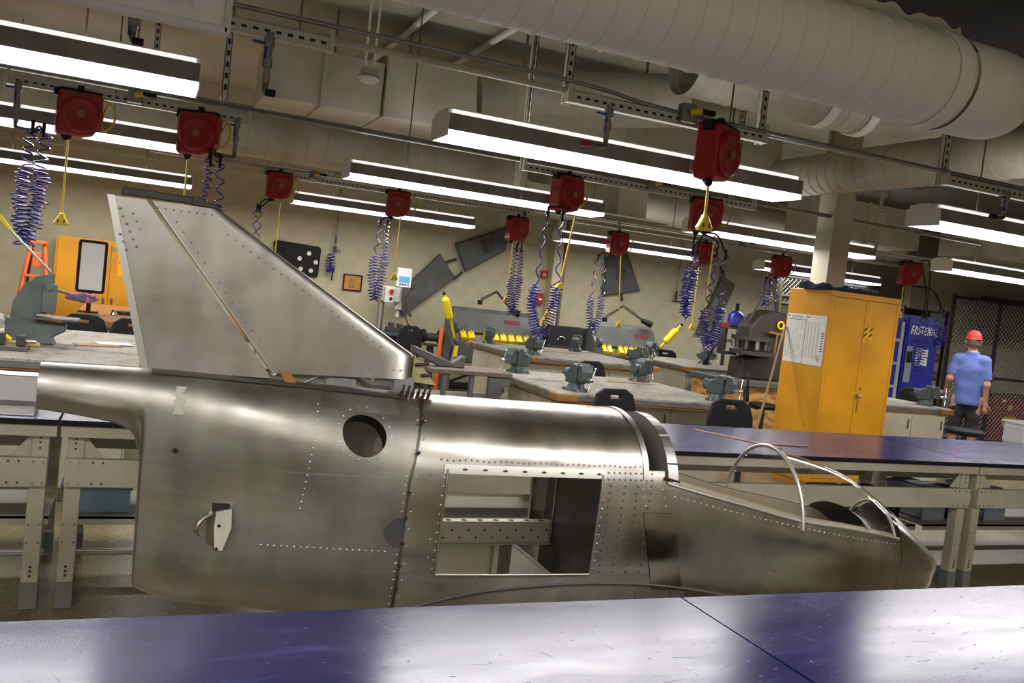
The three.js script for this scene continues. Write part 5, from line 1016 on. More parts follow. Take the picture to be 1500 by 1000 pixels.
// ---------- wall pieces ----------
{
  const t = thing('display_panel', 'black rounded panel with five silver discs on the block wall', 'panel', [2.12, 1.76, -13.37]);
  mesh('board', prism([[-0.36, 0.20], [-0.33, 0.24], [0.30, 0.215], [0.335, 0.18], [0.325, -0.22], [0.29, -0.25], [0.20, -0.24], [-0.34, 0.06]], 0.03, null, null, 0.006), MT.black, t);
  for (const [x, y] of [[0.16, 0.10], [0.03, 0.01], [0.27, -0.02], [0.06, -0.14], [0.21, -0.15]]) mesh('disc', lathe([[0, 0], [0.028, 0], [0.034, 0.006], [0.03, 0.01], [0, 0.006]], [x, y, 0.015], [PI / 2, 0, 0], 20), std(lin(0.6, 0.6, 0.58), 0.35, 0.6), t);
}
{
  const t = thing('framed_certificate', 'small framed tan certificate on the block wall below the black panel', 'picture', [2.975, 1.50, -13.38]);
  mesh('frame', [bar(-0.145, 0.145, 0.105, 0.125, -0.012, 0.012, 0.003), bar(-0.145, 0.145, -0.125, -0.105, -0.012, 0.012, 0.003), bar(-0.145, -0.125, -0.105, 0.105, -0.012, 0.012, 0.003), bar(0.125, 0.145, -0.105, 0.105, -0.012, 0.012, 0.003)], MT.black, t);
  mesh('print', textPlane(0.25, 0.21, 0, [0, 0, 0.002]), std(0xffffff, 0.6, 0, { map: canvasTex(128, 108, (g) => { g.fillStyle = '#b9823a'; g.fillRect(0, 0, 128, 108); g.fillStyle = '#5d4322'; for (let i = 0; i < 6; i++) g.fillRect(36, 28 + i * 9, 30 + (i * 17 % 30), 3); g.fillRect(44, 84, 12, 12); g.fillRect(62, 84, 20, 8); }) }), t, true);
}
{
  const t = thing('wall_hose', 'small blue hose coil hanging from a pipe on the block wall beside the certificate', 'air hose', [2.65, 2.9, -13.33]);
  mesh('drop_pipe', [rod([0, 0, 0], [0, -1.0, 0], 0.012), rod([0, -0.95, 0], [0.08, -0.95, 0.03], 0.012)], MT.galv, t);
  mesh('valve', [cyl(0.022, 0.022, 0.09, [0, -0.93, 0]), bar(-0.012, 0.012, -0.85, -0.75, 0.012, 0.022, 0.002)], MT.dark, t);
  const pts = []; for (let i = 0; i <= 240; i++) { const a = i / 240 * 18 * 2 * PI, u = i / 240; pts.push(V(-0.05 + 0.045 * Math.cos(a) + 0.03 * Math.sin(u * 6), -1.0 - 0.28 * Math.sin(u * PI), 0.04 + 0.045 * Math.sin(a))); }
  mesh('hose', new THREE.TubeGeometry(new THREE.CatmullRomCurve3(pts), 400, 0.006, 5), MT.blueHose, t);
  mesh('blow_gun', rod([0.0, -1.2, 0.03], [-0.01, -1.40, 0.03], 0.012), MT.black, t);
}
{
  const t = thing('air_drop', 'thin gray air pipe on the block wall left of the olive wing panel', 'pipe', [8.72, 4.0, -13.35]);
  mesh('drop_pipe', rod([0, 0, 0], [0, -2.02, 0], 0.010), MT.galv, t);
  mesh('valve', [cyl(0.02, 0.025, 0.16, [0, -2.1, 0]), rod([-0.06, -2.2, 0], [0.10, -2.2, 0.02], 0.012)], MT.dark, t);
}
const wingGray = std(lin(0.105, 0.11, 0.112), 0.55, 0, { map: rep(mottle, 0.5) });
function wallPanel(name, label, pts, m, extra) {      // outline in metres on the block wall
  const cx = pts.reduce((a, p) => a + p[0], 0) / pts.length, cy = pts.reduce((a, p) => a + p[1], 0) / pts.length;
  const t = thing(name, label, 'wing panel', [cx, cy, -13.34]);
  const loc = pts.map((p) => [p[0] - cx, p[1] - cy]);
  mesh('skin', prism(loc, 0.09, null, null, 0.02), m, t);
  const seams = []; for (const k of [0.33, 0.66]) { const a = [lerp(loc[0][0], loc[3][0], k), lerp(loc[0][1], loc[3][1], k)], b = [lerp(loc[1][0], loc[2][0], k), lerp(loc[1][1], loc[2][1], k)]; seams.push(rod([...a, 0.045], [...b, 0.045], 0.003, 6)); }
  mesh('rib_lines', seams, std(lin(0.07, 0.072, 0.074), 0.6), t).userData.kind = 'stuff';
  extra && extra(t, cx, cy);
  return t;
}
const vent = (t, x, y, rot, s = 1) => { for (const i of [0, 1]) for (const j of [0, 1]) { const c = Math.cos(rot), q = Math.sin(rot), u = (i - 0.5) * 0.15 * s, v = (j - 0.5) * 0.17 * s; const f = mesh('vent', box(0.12 * s, 0.14 * s, 0.006, [x + u * c - v * q, y + u * q + v * c, 0.046], [0, 0, rot]), std(lin(0.022, 0.022, 0.022), 0.6), t); mesh('vent_slats', [0, 1, 2].map((k) => { const w = v + (k - 1) * 0.04 * s; return box(0.11 * s, 0.012, 0.006, [x + u * c - w * q, y + u * q + w * c, 0.051], [0, 0, rot]); }), wingGray, f).userData.kind = 'stuff'; } };
const W = (...p) => p;
wallPanel('wing_panel', 'lower gray wing panel leaning on the block wall behind the drill press', W([4.29, 2.10], [4.58, 1.75], [3.79, 1.06], [3.66, 1.40]), wingGray);
wallPanel('wing_panel', 'upper gray wing panel with a square vent, hung aslant on the block wall', W([5.42, 2.68], [5.38, 2.28], [4.74, 1.86], [4.52, 2.29]), wingGray, (t, cx, cy) => { vent(t, 5.06 - cx, 2.32 - cy, 0.45, 0.72); mesh('spar_stub', [rod([4.57 - cx, 2.05 - cy, 0], [4.30 - cx, 1.92 - cy, 0], 0.02), rod([4.70 - cx, 1.86 - cy, 0], [4.56 - cx, 1.72 - cy, 0], 0.02)], MT.dark, t); });
wallPanel('wing_panel', 'gray wing panel with a square vent, hanging upright below a small red reel', W([7.24, 2.52], [7.62, 2.52], [7.96, 1.90], [7.24, 1.74]), wingGray, (t, cx, cy) => { vent(t, 7.53 - cx, 2.14 - cy, -0.15, 0.6); mesh('hinge_stub', rod([7.6 - cx, 1.82 - cy, 0], [7.64 - cx, 1.70 - cy, 0], 0.025), MT.dark, t); });
wallPanel('wing_panel', 'olive wing panel leaning on the block wall left of the brown machine', W([9.62, 2.35], [9.92, 2.22], [9.56, 1.22], [9.22, 1.26]), std(lin(0.13, 0.13, 0.065), 0.6, 0, { map: rep(mottle, 0.5) }), (t, cx, cy) => { mesh('tip', rod([9.66 - cx, 2.34 - cy, 0], [9.56 - cx, 2.52 - cy, 0], 0.03, 8, 0.015), MT.dark, t); mesh('placard', [box(0.13, 0.22, 0.006, [9.52 - cx, 1.86 - cy, 0.046], [0, 0, -0.35])], std(lin(0.16, 0.16, 0.15), 0.5), t); mesh('placard_rim', [[-0.065, 0, 0.012, 0.22], [0.065, 0, 0.012, 0.22], [0, 0.11, 0.14, 0.012], [0, -0.11, 0.14, 0.012]].map(([x, y, w, h]) => { const c = Math.cos(-0.35), s = Math.sin(-0.35); return box(w, h, 0.008, [9.52 - cx + x * c - y * s, 1.86 - cy + x * s + y * c, 0.048], [0, 0, -0.35]); }), MT.dark, t); });
for (const [x, y, w, h, l] of [[6.12, 1.98, 0.09, 0.13, 'small dark red alarm box on the wall between two wavy hoses'], [6.08, 1.57, 0.13, 0.20, 'red fire alarm box on the wall left of the downpipe']]) { const t = thing('alarm_box', l, 'alarm box', [x, y, -13.36]); mesh('case', bar(-w / 2, w / 2, -h / 2, h / 2, -0.03, 0.03, 0.008), MT.red, t); mesh('pull_bar', bar(-w * 0.3, w * 0.3, -h * 0.1, h * 0.08, 0.03, 0.038, 0.002), MT.whitePaint, t); }
// ---------- sign stand, ladder, lever shear at the left ----------
{
  const t = thing('sign_stand', 'white board in a black rounded frame standing before the yellow wall cabinet', 'sign stand', [-0.47, 0.9, -10.5]);
  mesh('post', [rod([0, 0.015, 0], [0, 0.24, 0], 0.022), bar(-0.10, 0.10, 0, 0.015, -0.08, 0.08, 0.004)], MT.black, t);
  mesh('frame', prism(roundRect(0.285, 0.56, 0.03, 4, 0, 0.49), 0.03, null, null, 0.005, [roundRect(0.225, 0.50, 0.012, 3, 0, 0.49)]), MT.black, t);
  mesh('board', bar(-0.115, 0.115, 0.235, 0.745, -0.008, 0.008), std(lin(0.86, 0.87, 0.90), 0.5), t);
}
{
  const t = thing('step_ladder', 'orange step ladder standing at the left in front of the block wall', 'ladder', [-1.16, 0, -12.3]);
  for (const s of [-1, 1]) { mesh('rail', [rod([s * 0.07, 1.58, 0.02], [s * 0.26, 0.0, 0.28], 0.026, 4)], MT.orange, t); mesh('rear_rail', rod([s * 0.06, 1.56, -0.02], [s * 0.2, 0, -0.42], 0.016, 6), MT.dark, t); }
  for (const y of [0.3, 0.6, 0.9, 1.17]) { const w = lerp(0.26, 0.07, y / 1.58); mesh('step', bar(-w, w, y - 0.015, y + 0.015, lerp(0.28, 0.02, y / 1.58) - 0.05, lerp(0.28, 0.02, y / 1.58) + 0.03, 0.004), MT.orange, t); }
  mesh('cap', [bar(-0.10, 0.10, 1.565, 1.60, -0.08, 0.08, 0.006)], MT.orange, t);
  mesh('brace', [bar(-0.05, 0.05, 1.28, 1.46, -0.02, 0.02, 0.008)], MT.orange, t);
}
{
  const t = thing('lever_shear', 'gray-green bench lever shear with a long yellow gripped lever, on the left workbench', 'shear', [-0.66, 0.9, -6.95]);
  mesh('frame', [prism([[-0.13, 0.16], [-0.115, 0.29], [-0.06, 0.40], [0.02, 0.47], [0.12, 0.49], [0.12, 0.22], [0.02, 0.20], [0.02, 0.14], [-0.13, 0.12]], 0.07, null, null, 0.006)], MT.shearGreen, t);
  mesh('base', [prism([[-0.15, 0], [0.16, 0], [0.14, 0.05], [0.22, 0.10], [0.22, 0.15], [-0.15, 0.17]], 0.16, null, null, 0.01)], MT.shearGreen, t);
  mesh('table_plate', bar(0.02, 0.30, 0.175, 0.19, -0.14, 0.14, 0.003), MT.darkSteel, t);
  mesh('blade_holder', [bar(0.06, 0.15, 0.22, 0.42, 0.035, 0.07, 0.006), cyl(0.02, 0.02, 0.03, [0.10, 0.40, 0.08], [PI / 2, 0, 0])], MT.shearGreen, t);
  const lv = mesh('lever', rod([0.10, 0.50, 0.03], [-0.21, 0.80, 0.03], 0.009), MT.steel, t);
  mesh('grip', rod([-0.17, 0.76, 0.03], [-0.27, 0.88, 0.03], 0.016), MT.yellowPaint, lv);
  const hd = mesh('side_handle', rod([0.13, 0.385, 0.05], [0.25, 0.36, 0.05], 0.010), MT.darkSteel, t);
  const g = new THREE.IcosahedronGeometry(0.055, 4), p = g.attributes.position; for (let i = 0; i < p.count; i++) { const n = fbm((p.getX(i) * 4 + 9) % 1, (p.getY(i) * 4 + p.getZ(i) * 3 + 9) % 1, 10, 10, 3, 601); p.setXYZ(i, p.getX(i) * (1.3 + n), p.getY(i) * (0.35 + 0.6 * n), p.getZ(i) * (0.5 + 0.5 * n)); } g.computeVertexNormals();
  mesh('cloth_grip', place(g, [0.31, 0.345, 0.05]), std(0xffffff, 0.9, 0, { map: rep(tex(128, (u, v) => { const n = vnoise(u, v, 8, 8, 611) > 0.55; return n ? [0.78, 0.42, 0.58] : [0.42, 0.38, 0.46]; }, true), 0.25) }), hd);
}
{
  const t = thing('file_tool', 'yellow handled tool resting on a wooden dowel at the left edge', 'hand tool', [-0.86, 0.9, -6.6]);
  mesh('grip', rod([0.0, 0.13, 0], [0.13, 0.05, 0.05], 0.014), MT.yellowPaint, t); mesh('blade', rod([-0.18, 0.13, -0.02], [0.0, 0.13, 0], 0.008), MT.steel, t);
  mesh('dowel', rod([0.02, 0.03, 0.05], [0.30, 0.03, 0.08], 0.018), MT.ply, t);
  mesh('block', bar(-0.2, 0.06, 0, 0.09, -0.08, 0.05, 0.008), MT.dark, t);
}
tag(mesh('plastic_bag', [new THREE.SphereGeometry(0.11, 20, 14)].map((g) => { const p = g.attributes.position; for (let i = 0; i < p.count; i++) { const n = fbm((p.getX(i) * 2 + 9) % 1, (p.getY(i) * 2 + p.getZ(i) * 3 + 9) % 1, 10, 10, 3, 621); const k = 0.6 + 0.7 * n; p.setXYZ(i, p.getX(i) * k * 1.2, p.getY(i) * k * 0.8, p.getZ(i) * k); } g.computeVertexNormals(); return place(g, [-0.96, 1.03, -7.0]); }), MT.plasticClear), 'clear crumpled plastic bag at the left edge of the left workbench', 'bag');
for (const [x, z, l] of [[-1.02, -6.75, 'dark machine vise under the plastic bag at the left edge'], [-0.72, -6.42, 'dark clamp block in front of the lever shear']]) { const t = thing('clamp_block', l, 'clamp', [x, 0.9, z]); mesh('base', bar(-0.11, 0.11, 0, 0.03, -0.07, 0.07, 0.004), MT.darkSteel, t); mesh('jaw', [bar(-0.10, -0.03, 0.03, 0.11, -0.06, 0.06, 0.008), bar(0.04, 0.09, 0.03, 0.10, -0.05, 0.05, 0.008)], MT.dark, t); mesh('screw', rod([0.09, 0.06, 0], [0.15, 0.06, 0], 0.012), MT.steel, t); }
{
  const t = thing('tablet', 'thin dark tablet lying on the wood topped cabinet behind the tail fin', 'tablet', [-0.08, 0.9, -10.6]); mesh('case', box(0.34, 0.018, 0.2, [0.06, 0.03, 0], [0, 0, 0], 0.005), MT.black, t); mesh('stand', bar(-0.1, 0.2, 0, 0.021, -0.04, 0.04, 0.003), MT.darkSteel, t);
  const c = thing('cabinet_lock', 'small chrome knob standing on the wood topped cabinet edge', 'knob', [-0.22, 0.9, -10.4]); mesh('disc', lathe([[0, 0], [0.03, 0], [0.035, 0.01], [0.02, 0.03], [0.02, 0.06], [0, 0.06]], [0, 0, 0]), MT.chrome, c); mesh('arm', rod([0, 0.05, 0], [0.12, 0.04, 0], 0.008), MT.darkSteel, c);
}
// ---------- stomp shear and casting behind the fin base ----------
{
  const t = thing('slip_roll_table', 'brown topped steel stand behind the fin base', 'machine stand', [2.62, 0, -7.0]);
  mesh('top', prism([[-0.42, -0.24], [0.30, -0.24], [0.36, 0.20], [-0.36, 0.24]], 0.035, [0, 0.93, 0], [-PI / 2, 0, 0], 0.004), std(lin(0.16, 0.12, 0.095), 0.6, 0, { map: rep(dirt, 0.5) }), t);
  mesh('curved_leg', prism([[0.30, 0.90], [0.30, 0.84], [0.22, 0.74], [0.18, 0.72], [0.10, 0.72], [0.10, 0.90]], 0.04, [0, 0.01, 0.2], null, 0.004), MT.machineGray, t);
  for (const x of [-0.28, -0.045]) mesh('strut', bar(x - 0.018, x + 0.018, 0.72, 0.91, 0.18, 0.22), MT.machineGray, t);
  mesh('lower_tray', [bar(-0.5, 0.34, 0.70, 0.72, -0.2, 0.26, 0.004), bar(-0.5, 0.33, 0.62, 0.70, -0.18, 0.245, 0.004)], MT.galv, t);
  for (const x of [-0.42, 0.26]) for (const z of [-0.15, 0.18]) mesh('leg', bar(x - 0.03, x + 0.03, 0, 0.62, z - 0.03, z + 0.03, 0.004), MT.machineGray, t);
  mesh('clamp_screw', [cyl(0.02, 0.02, 0.05, [0.25, 0.82, 0.225], [PI / 2, 0, 0])], MT.steel, t);
}
{
  const t = thing('metal_casting', 'gray cast bracket with a yellow grip standing on the stand behind the fin base', 'casting', [2.36, 0.947, -7.0]);
  mesh('casting', [prism([[-0.26, 0.16], [0.10, 0.04], [0.18, 0.10], [0.20, 0.10], [0.20, -0.0], [0.10, 0.0], [-0.02, 0.0], [-0.26, 0.10]], 0.10, null, null, 0.01)], MT.machineGray, t);
  mesh('grip', rod([0.12, 0.09, 0], [0.125, 0.18, 0], 0.016), MT.yellowPaint, t);
}
tag(mesh('orange_post', [rod([4.06, 0, -12.15], [4.06, 1.0, -12.15], 0.03, 10), cyl(0.12, 0.14, 0.03, [4.06, 0.015, -12.15])], MT.orange), 'orange post beside the sheet metal brake with the yellow lever', 'post');
// ---------- drill press ----------
{
  const t = thing('drill_press', 'drill press with a white digital control box, standing at the block wall', 'drill press', [3.42, 0, -12.75]);
  mesh('column', cyl(0.05, 0.05, 1.5, [-0.12, 0.75, -0.05]), MT.steel, t);
  mesh('base', bar(-0.25, 0.25, 0, 0.10, -0.3, 0.35, 0.02), MT.machineGray, t);
  mesh('head', [bar(-0.17, 0.12, 1.28, 1.52, -0.2, 0.16, 0.03), cyl(0.05, 0.06, 0.10, [0.10, 1.24, 0.08]), cyl(0.025, 0.035, 0.12, [0.10, 1.14, 0.08])], std(lin(0.42, 0.41, 0.38), 0.5), t);
  const sw = mesh('switch_box', bar(-0.15, -0.02, 1.28, 1.50, 0.16, 0.24, 0.008), std(lin(0.5, 0.49, 0.45), 0.5), t);
  mesh('stop_button', cyl(0.035, 0.035, 0.03, [-0.06, 1.44, 0.25], [PI / 2, 0, 0]), MT.red, sw); mesh('selector', cyl(0.022, 0.022, 0.02, [-0.06, 1.34, 0.25], [PI / 2, 0, 0]), MT.black, sw);
  const dp = mesh('control_panel', bar(0.02, 0.24, 1.52, 1.80, 0.10, 0.17, 0.01), std(lin(0.62, 0.64, 0.66), 0.4), t);
  mesh('display', bar(0.05, 0.21, 1.59, 1.68, 0.17, 0.174), std(lin(0.10, 0.36, 0.62), 0.3), dp); mesh('keys', [0, 1, 2, 3].map((i) => bar(0.06 + i * 0.04, 0.085 + i * 0.04, 1.55, 1.57, 0.17, 0.174)), MT.dark, dp);
  mesh('spindle_rod', rod([0.10, 1.52, 0.18], [0.10, 1.22, 0.18], 0.012), MT.steel, t);
  for (const [a, b] of [[[0.2, 1.36, 0.1], [0.30, 1.58, 0.14]], [[0.2, 1.32, 0.1], [0.30, 1.10, 0.14]], [[0.18, 1.18, 0.1], [0.34, 0.86, 0.12]]]) mesh('feed_handle', [rod(a, b, 0.010), rod(V(...a).lerp(V(...b), 0.6).toArray(), b, 0.020)], MT.dark, t);
  mesh('work_table', [bar(-0.22, 0.30, 0.80, 0.85, -0.15, 0.3, 0.01), bar(-0.18, 0.12, 0.70, 0.80, -0.1, 0.2, 0.02)], std(lin(0.03, 0.055, 0.10), 0.45), t);
  mesh('drill_vise', [bar(-0.04, 0.22, 0.85, 0.92, 0, 0.14, 0.006), bar(0.0, 0.06, 0.92, 0.99, 0, 0.14, 0.006), bar(0.13, 0.19, 0.92, 0.98, 0, 0.14, 0.006)], MT.dark, t);
}
{
  const t = thing('bench_grinder', 'black bench grinder on a pedestal between the drill press and the brake', 'grinder', [4.06, 0, -12.6]);
  mesh('pedestal', [cyl(0.05, 0.09, 0.72, [0, 0.36, 0]), bar(-0.1, 0.1, 0.70, 0.73, -0.1, 0.1, 0.004)], MT.dark, t);
  mesh('motor', cyl(0.06, 0.06, 0.18, [0, 0.83, 0], [0, 0, PI / 2], 20), MT.dark, t);
  for (const s of [-1, 1]) mesh('wheel_guard', cyl(0.10, 0.10, 0.05, [s * 0.13, 0.84, 0], [0, 0, PI / 2], 22), MT.black, t);
}
// ---------- sheet metal brakes ----------
function brake(label, p, width, turn) {
  const t = thing('sheet_metal_brake', label, 'sheet metal brake', p, turn), w = width / 2;
  for (const s of [-1, 1]) { mesh('side_frame', prism([[-0.28, 0], [0.22, 0], [0.16, 0.55], [0.24, 0.75], [0.20, 1.02], [0.02, 1.24], [-0.16, 1.20], [-0.22, 0.75], [-0.16, 0.5]], 0.05, [s * w, 0, 0], [0, -PI / 2, 0], 0.006), MT.machineGray, t); mesh('link', [cyl(0.07, 0.07, 0.05, [s * (w - 0.04), 1.02, 0.22], [0, 0, PI / 2], 20), rod([s * (w - 0.05), 1.02, 0.22], [s * (w - 0.05), 0.82, 0.26], 0.03)], MT.machineGray, t); }
  mesh('upper_beam', prism([[-0.20, 1.00], [0.10, 0.94], [0.16, 0.98], [0.06, 1.27], [-0.04, 1.33], [-0.16, 1.30]], width - 0.06, null, [0, -PI / 2, 0], 0.012), MT.machineGray, t);
  const n = 9; for (let i = 0; i < n; i++) { const x = lerp(-w + 0.16, w - 0.16, i / (n - 1)); if (i === 2) continue; const f = mesh('finger', prism([[0.08, 0.86], [0.22, 0.86], [0.24, 0.90], [0.16, 0.985], [0.08, 0.985]], (width - 0.4) / n * 0.92, [x, 0, 0], [0, -PI / 2, 0], 0.005), MT.yellowPaint, t); mesh('bolt', cyl(0.014, 0.014, 0.03, [x, 0.99, 0.17], null, 8), MT.yellowPaint, f); }
  mesh('bed', bar(-w + 0.03, w - 0.03, 0.78, 0.85, 0.02, 0.26, 0.008), MT.machineGray, t);
  mesh('apron', bar(-w + 0.05, w - 0.05, 0.52, 0.79, 0.20, 0.26, 0.01), MT.machineGray, t);
  mesh('cross_brace', [rod([-w + 0.03, 0.12, -0.1], [w - 0.03, 0.12, -0.1], 0.03), rod([-w + 0.03, 0.15, -0.12], [w - 0.03, 0.68, -0.12], 0.02)], MT.dark, t);
  mesh('name_plate', bar(0.16, 0.40, 1.14, 1.20, 0.098, 0.108), std(lin(0.24, 0.05, 0.05), 0.5), t);
  return t;
}
function lever(label, a, b, bulb0, bulb1) {
  const t = thing('brake_lever', label, 'lever', a), L = (q) => [q[0] - a[0], q[1] - a[1], q[2] - a[2]];
  const A = V(0, 0, 0), B = V(...L(b)), P = (k) => A.clone().lerp(B, k).toArray();
  mesh('arm', [rod(P(0), P(1), 0.018, 10)], MT.yellowPaint, t);
  mesh('weight', [rod(P(bulb0), P(bulb1), 0.058, 16), ball(0.058, P(bulb0), 16), ball(0.058, P(bulb1), 16)], MT.yellowPaint, t);
  mesh('tip', ball(0.026, P(1), 10), MT.black, t);
}
brake('gray sheet metal brake with yellow fingers behind the middle bench, left of two', [4.95, 0, -12.45], 1.35, 0.0);
brake('gray sheet metal brake with yellow fingers behind the middle bench, right of two', [7.0, 0, -12.1], 1.1, 0.0);
lever('yellow brake lever with a bulging weight leaning left, in front of the wing panels', [4.30, 0.86, -12.22], [4.02, 1.50, -12.1], 0.50, 0.85);
lever('yellow brake lever with a bulging weight beside the downpipe', [5.60, 0.96, -12.26], [5.76, 1.50, -12.12], 0.42, 0.78);
lever('yellow brake lever with a bulging weight below the tight hose bundle', [7.56, 0.96, -11.95], [7.90, 1.42, -11.85], 0.42, 0.74);
function deskLamp(label, p, a, b, c) {
  const t = thing('arm_lamp', label, 'lamp', p), L = (q) => [q[0] - p[0], q[1] - p[1], q[2] - p[2]];
  const off = (q, d) => [q[0], q[1] + d, q[2]];
  mesh('lower_arm', [rod([0, 0, 0], L(a), 0.008), rod(off([0, 0, 0], 0.03), off(L(a), 0.02), 0.008)], MT.black, t);
  mesh('upper_arm', [rod(L(a), L(b), 0.008), rod(off(L(a), 0.025), off(L(b), 0.025), 0.008)], MT.black, t);
  mesh('clamp', [bar(-0.03, 0.03, -0.05, 0.02, -0.03, 0.03, 0.005)], MT.black, t);
  mesh('lamp_head', [rod(L(b), L(c), 0.035, 14, 0.055)], MT.black, t);
}
deskLamp('black folding arm lamp on the left sheet metal brake', [4.74, 1.44, -12.52], [4.98, 1.60, -12.5], [5.24, 1.34, -12.45], [5.36, 1.31, -12.4]);
deskLamp('black folding arm lamp on the right sheet metal brake', [6.70, 1.385, -12.17], [6.96, 1.60, -12.1], [7.26, 1.42, -12.0], [7.42, 1.37, -11.95]);
deskLamp('black folding arm lamp left of the brown machine', [7.62, 0.95, -10.7], [7.82, 1.28, -10.7], [7.96, 1.27, -10.6], [8.05, 1.24, -10.55]);
{
  const t = thing('black_tool_box', 'open black box with two chrome handles behind the middle bench', 'box', [6.1, 0, -12.3]);
  mesh('stand', [bar(-0.34, 0.34, 0.86, 0.90, -0.15, 0.15, 0.004), ...[-0.3, 0.3].map((x) => bar(x - 0.02, x + 0.02, 0, 0.86, -0.1, 0.1))], MT.dark, t);
  mesh('body', [bar(-0.33, 0.33, 0.90, 1.20, -0.12, 0.12, 0.01)], MT.blackMatte, t);
  for (const x of [-0.10, 0.14]) mesh('handle', torus(0.06, 0.010, [x, 0.98, 0.122], null, PI), MT.chrome, t);
}
// ---------- brown punch machine on its plywood stand ----------
{
  const t = thing('plywood_stand', 'plywood cabinet with a dark gray top carrying the brown machine', 'stand', [7.22, 0, -9.3]);
  mesh('panel', [bar(-0.42, 0.75, 0, 0.80, -0.5, 0.42, 0.003)], MT.ply, t); mesh('top', bar(-0.46, 0.80, 0.80, 0.87, -0.54, 0.46, 0.006), MT.machineGray, t);
}
{
  const t = thing('turret_punch', 'dark brown turret punch machine with a yellow ring, left of the yellow cabinet', 'machine', [7.28, 0.871, -9.3]);
  mesh('frame', [prism([[-0.22, 0], [0.55, 0], [0.58, 0.45], [0.52, 0.75], [0.38, 0.88], [0.18, 0.90], [0.0, 0.82], [-0.14, 0.66], [-0.16, 0.50], [0.02, 0.48], [0.02, 0.30], [-0.20, 0.26]], 0.30, null, null, 0.02)], MT.brown, t);
  mesh('turret', [cyl(0.26, 0.26, 0.05, [-0.10, 0.52, 0.14], null, 28), cyl(0.28, 0.28, 0.05, [-0.08, 0.34, 0.14], null, 28), cyl(0.12, 0.12, 0.14, [-0.08, 0.43, 0.14], null, 20)], MT.dark, t);
  for (let i = 0; i < 10; i++) { const a = i / 10 * 2 * PI; mesh('die', [cyl(0.028, 0.028, 0.13, [-0.10 + 0.21 * Math.cos(a), 0.45, 0.14 + 0.21 * Math.sin(a)], null, 12)], i % 3 ? MT.darkSteel : MT.steel, t); }
  mesh('gauge_arm', [rod([0.10, 0.62, 0.2], [0.34, 0.60, 0.2], 0.016), rod([0.24, 0.60, 0.2], [0.22, 0.30, 0.2], 0.012)], MT.butcher, t);
  mesh('ring', torus(0.045, 0.014, [0.30, 0.72, 0.17]), MT.yellowPaint, t);
  mesh('lever_arm', [rod([-0.10, 0.66, 0.0], [0.12, 1.22, 0.05], 0.016)], MT.dark, t);
  mesh('red_sign', bar(-0.46, -0.30, 0.62, 0.68, -0.1, -0.08, 0.003), MT.red, t); mesh('sign_post', [bar(-0.44, -0.36, 0.30, 0.62, -0.11, -0.09, 0.003), bar(-0.42, -0.2, 0.28, 0.32, -0.11, 0.0)], MT.dark, t);
}
{
  const t = thing('blue_bottle', 'blue plastic jug behind the brown machine, beside the yellow cabinet', 'jug', [8.62, 1.48, -11.45]);
  mesh('body', lathe([[0, 0], [0.12, 0], [0.13, 0.03], [0.13, 0.18], [0.08, 0.24], [0.035, 0.26], [0, 0.26]], [0, 0, 0]), MT.vendBlue, t); mesh('cap', cyl(0.03, 0.03, 0.12, [0, 0.31, 0]), MT.black, t);
  mesh('stand', [bar(-0.2, 0.2, -0.03, 0, -0.2, 0.2, 0.004), ...[-0.16, 0.16].map((x) => bar(x - 0.02, x + 0.02, -1.48, -0.03, -0.02, 0.02))], MT.dark, t);
}
tag(mesh('broom_handle', rod([5.28, 0.0, -6.65], [6.22, 1.60, -7.42], 0.013, 10), MT.stick), 'long wooden pole leaning beside the tall yellow cabinet', 'pole');
// ---------- the fenced corner at the right ----------
const wireMat = std(lin(0.36, 0.36, 0.33), 0.5, 0.3);
function fence(label, x0, x1, z, y0, y1, posts) {
  const t = thing('chain_link_fence', label, 'fence', [x0, 0, z]), L = x1 - x0;
  for (const x of posts) mesh('post', rod([x - x0, 0, 0], [x - x0, y1 + 0.05, 0], 0.035, 12), MT.blackMatte, t);
  for (const y of [y0, (y0 + y1) * 0.5 - 0.1, y1]) mesh('rail', rod([0, y, 0], [L, y, 0], 0.025, 10), MT.blackMatte, t);
  const w = [], s = 0.085, h = y1 - y0;
  for (let c = -h; c < L; c += s) for (const k of [0, 1]) {
    let xa = c, ya = y0, xb = c + h, yb = y1; if (xa < 0) { ya += -xa; xa = 0; } if (xb > L) { yb -= xb - L; xb = L; }
    if (xb - xa < 0.03) continue;
    w.push(k ? rod([L - xa, ya, 0.004], [L - xb, yb, 0.004], 0.0042, 3) : rod([xa, ya, -0.004], [xb, yb, -0.004], 0.0042, 3));
  }
  mesh('chain_links', w, wireMat, t).userData.kind = 'stuff';
}
fence('black posted chain link fence behind the person', 12.0, 17.6, -10.4, 0.06, 2.36, [12.0, 13.05, 15.2, 17.5]);
fence('chain link panel above the dark shelves, left of the person', 9.6, 11.8, -11.78, 1.95, 2.40, [9.65, 11.75]);
struct('wall_1', bar(12.6, 18.8, 0, 3.0, -12.0, -11.85), std(lin(0.42, 0.39, 0.28), 0.7));
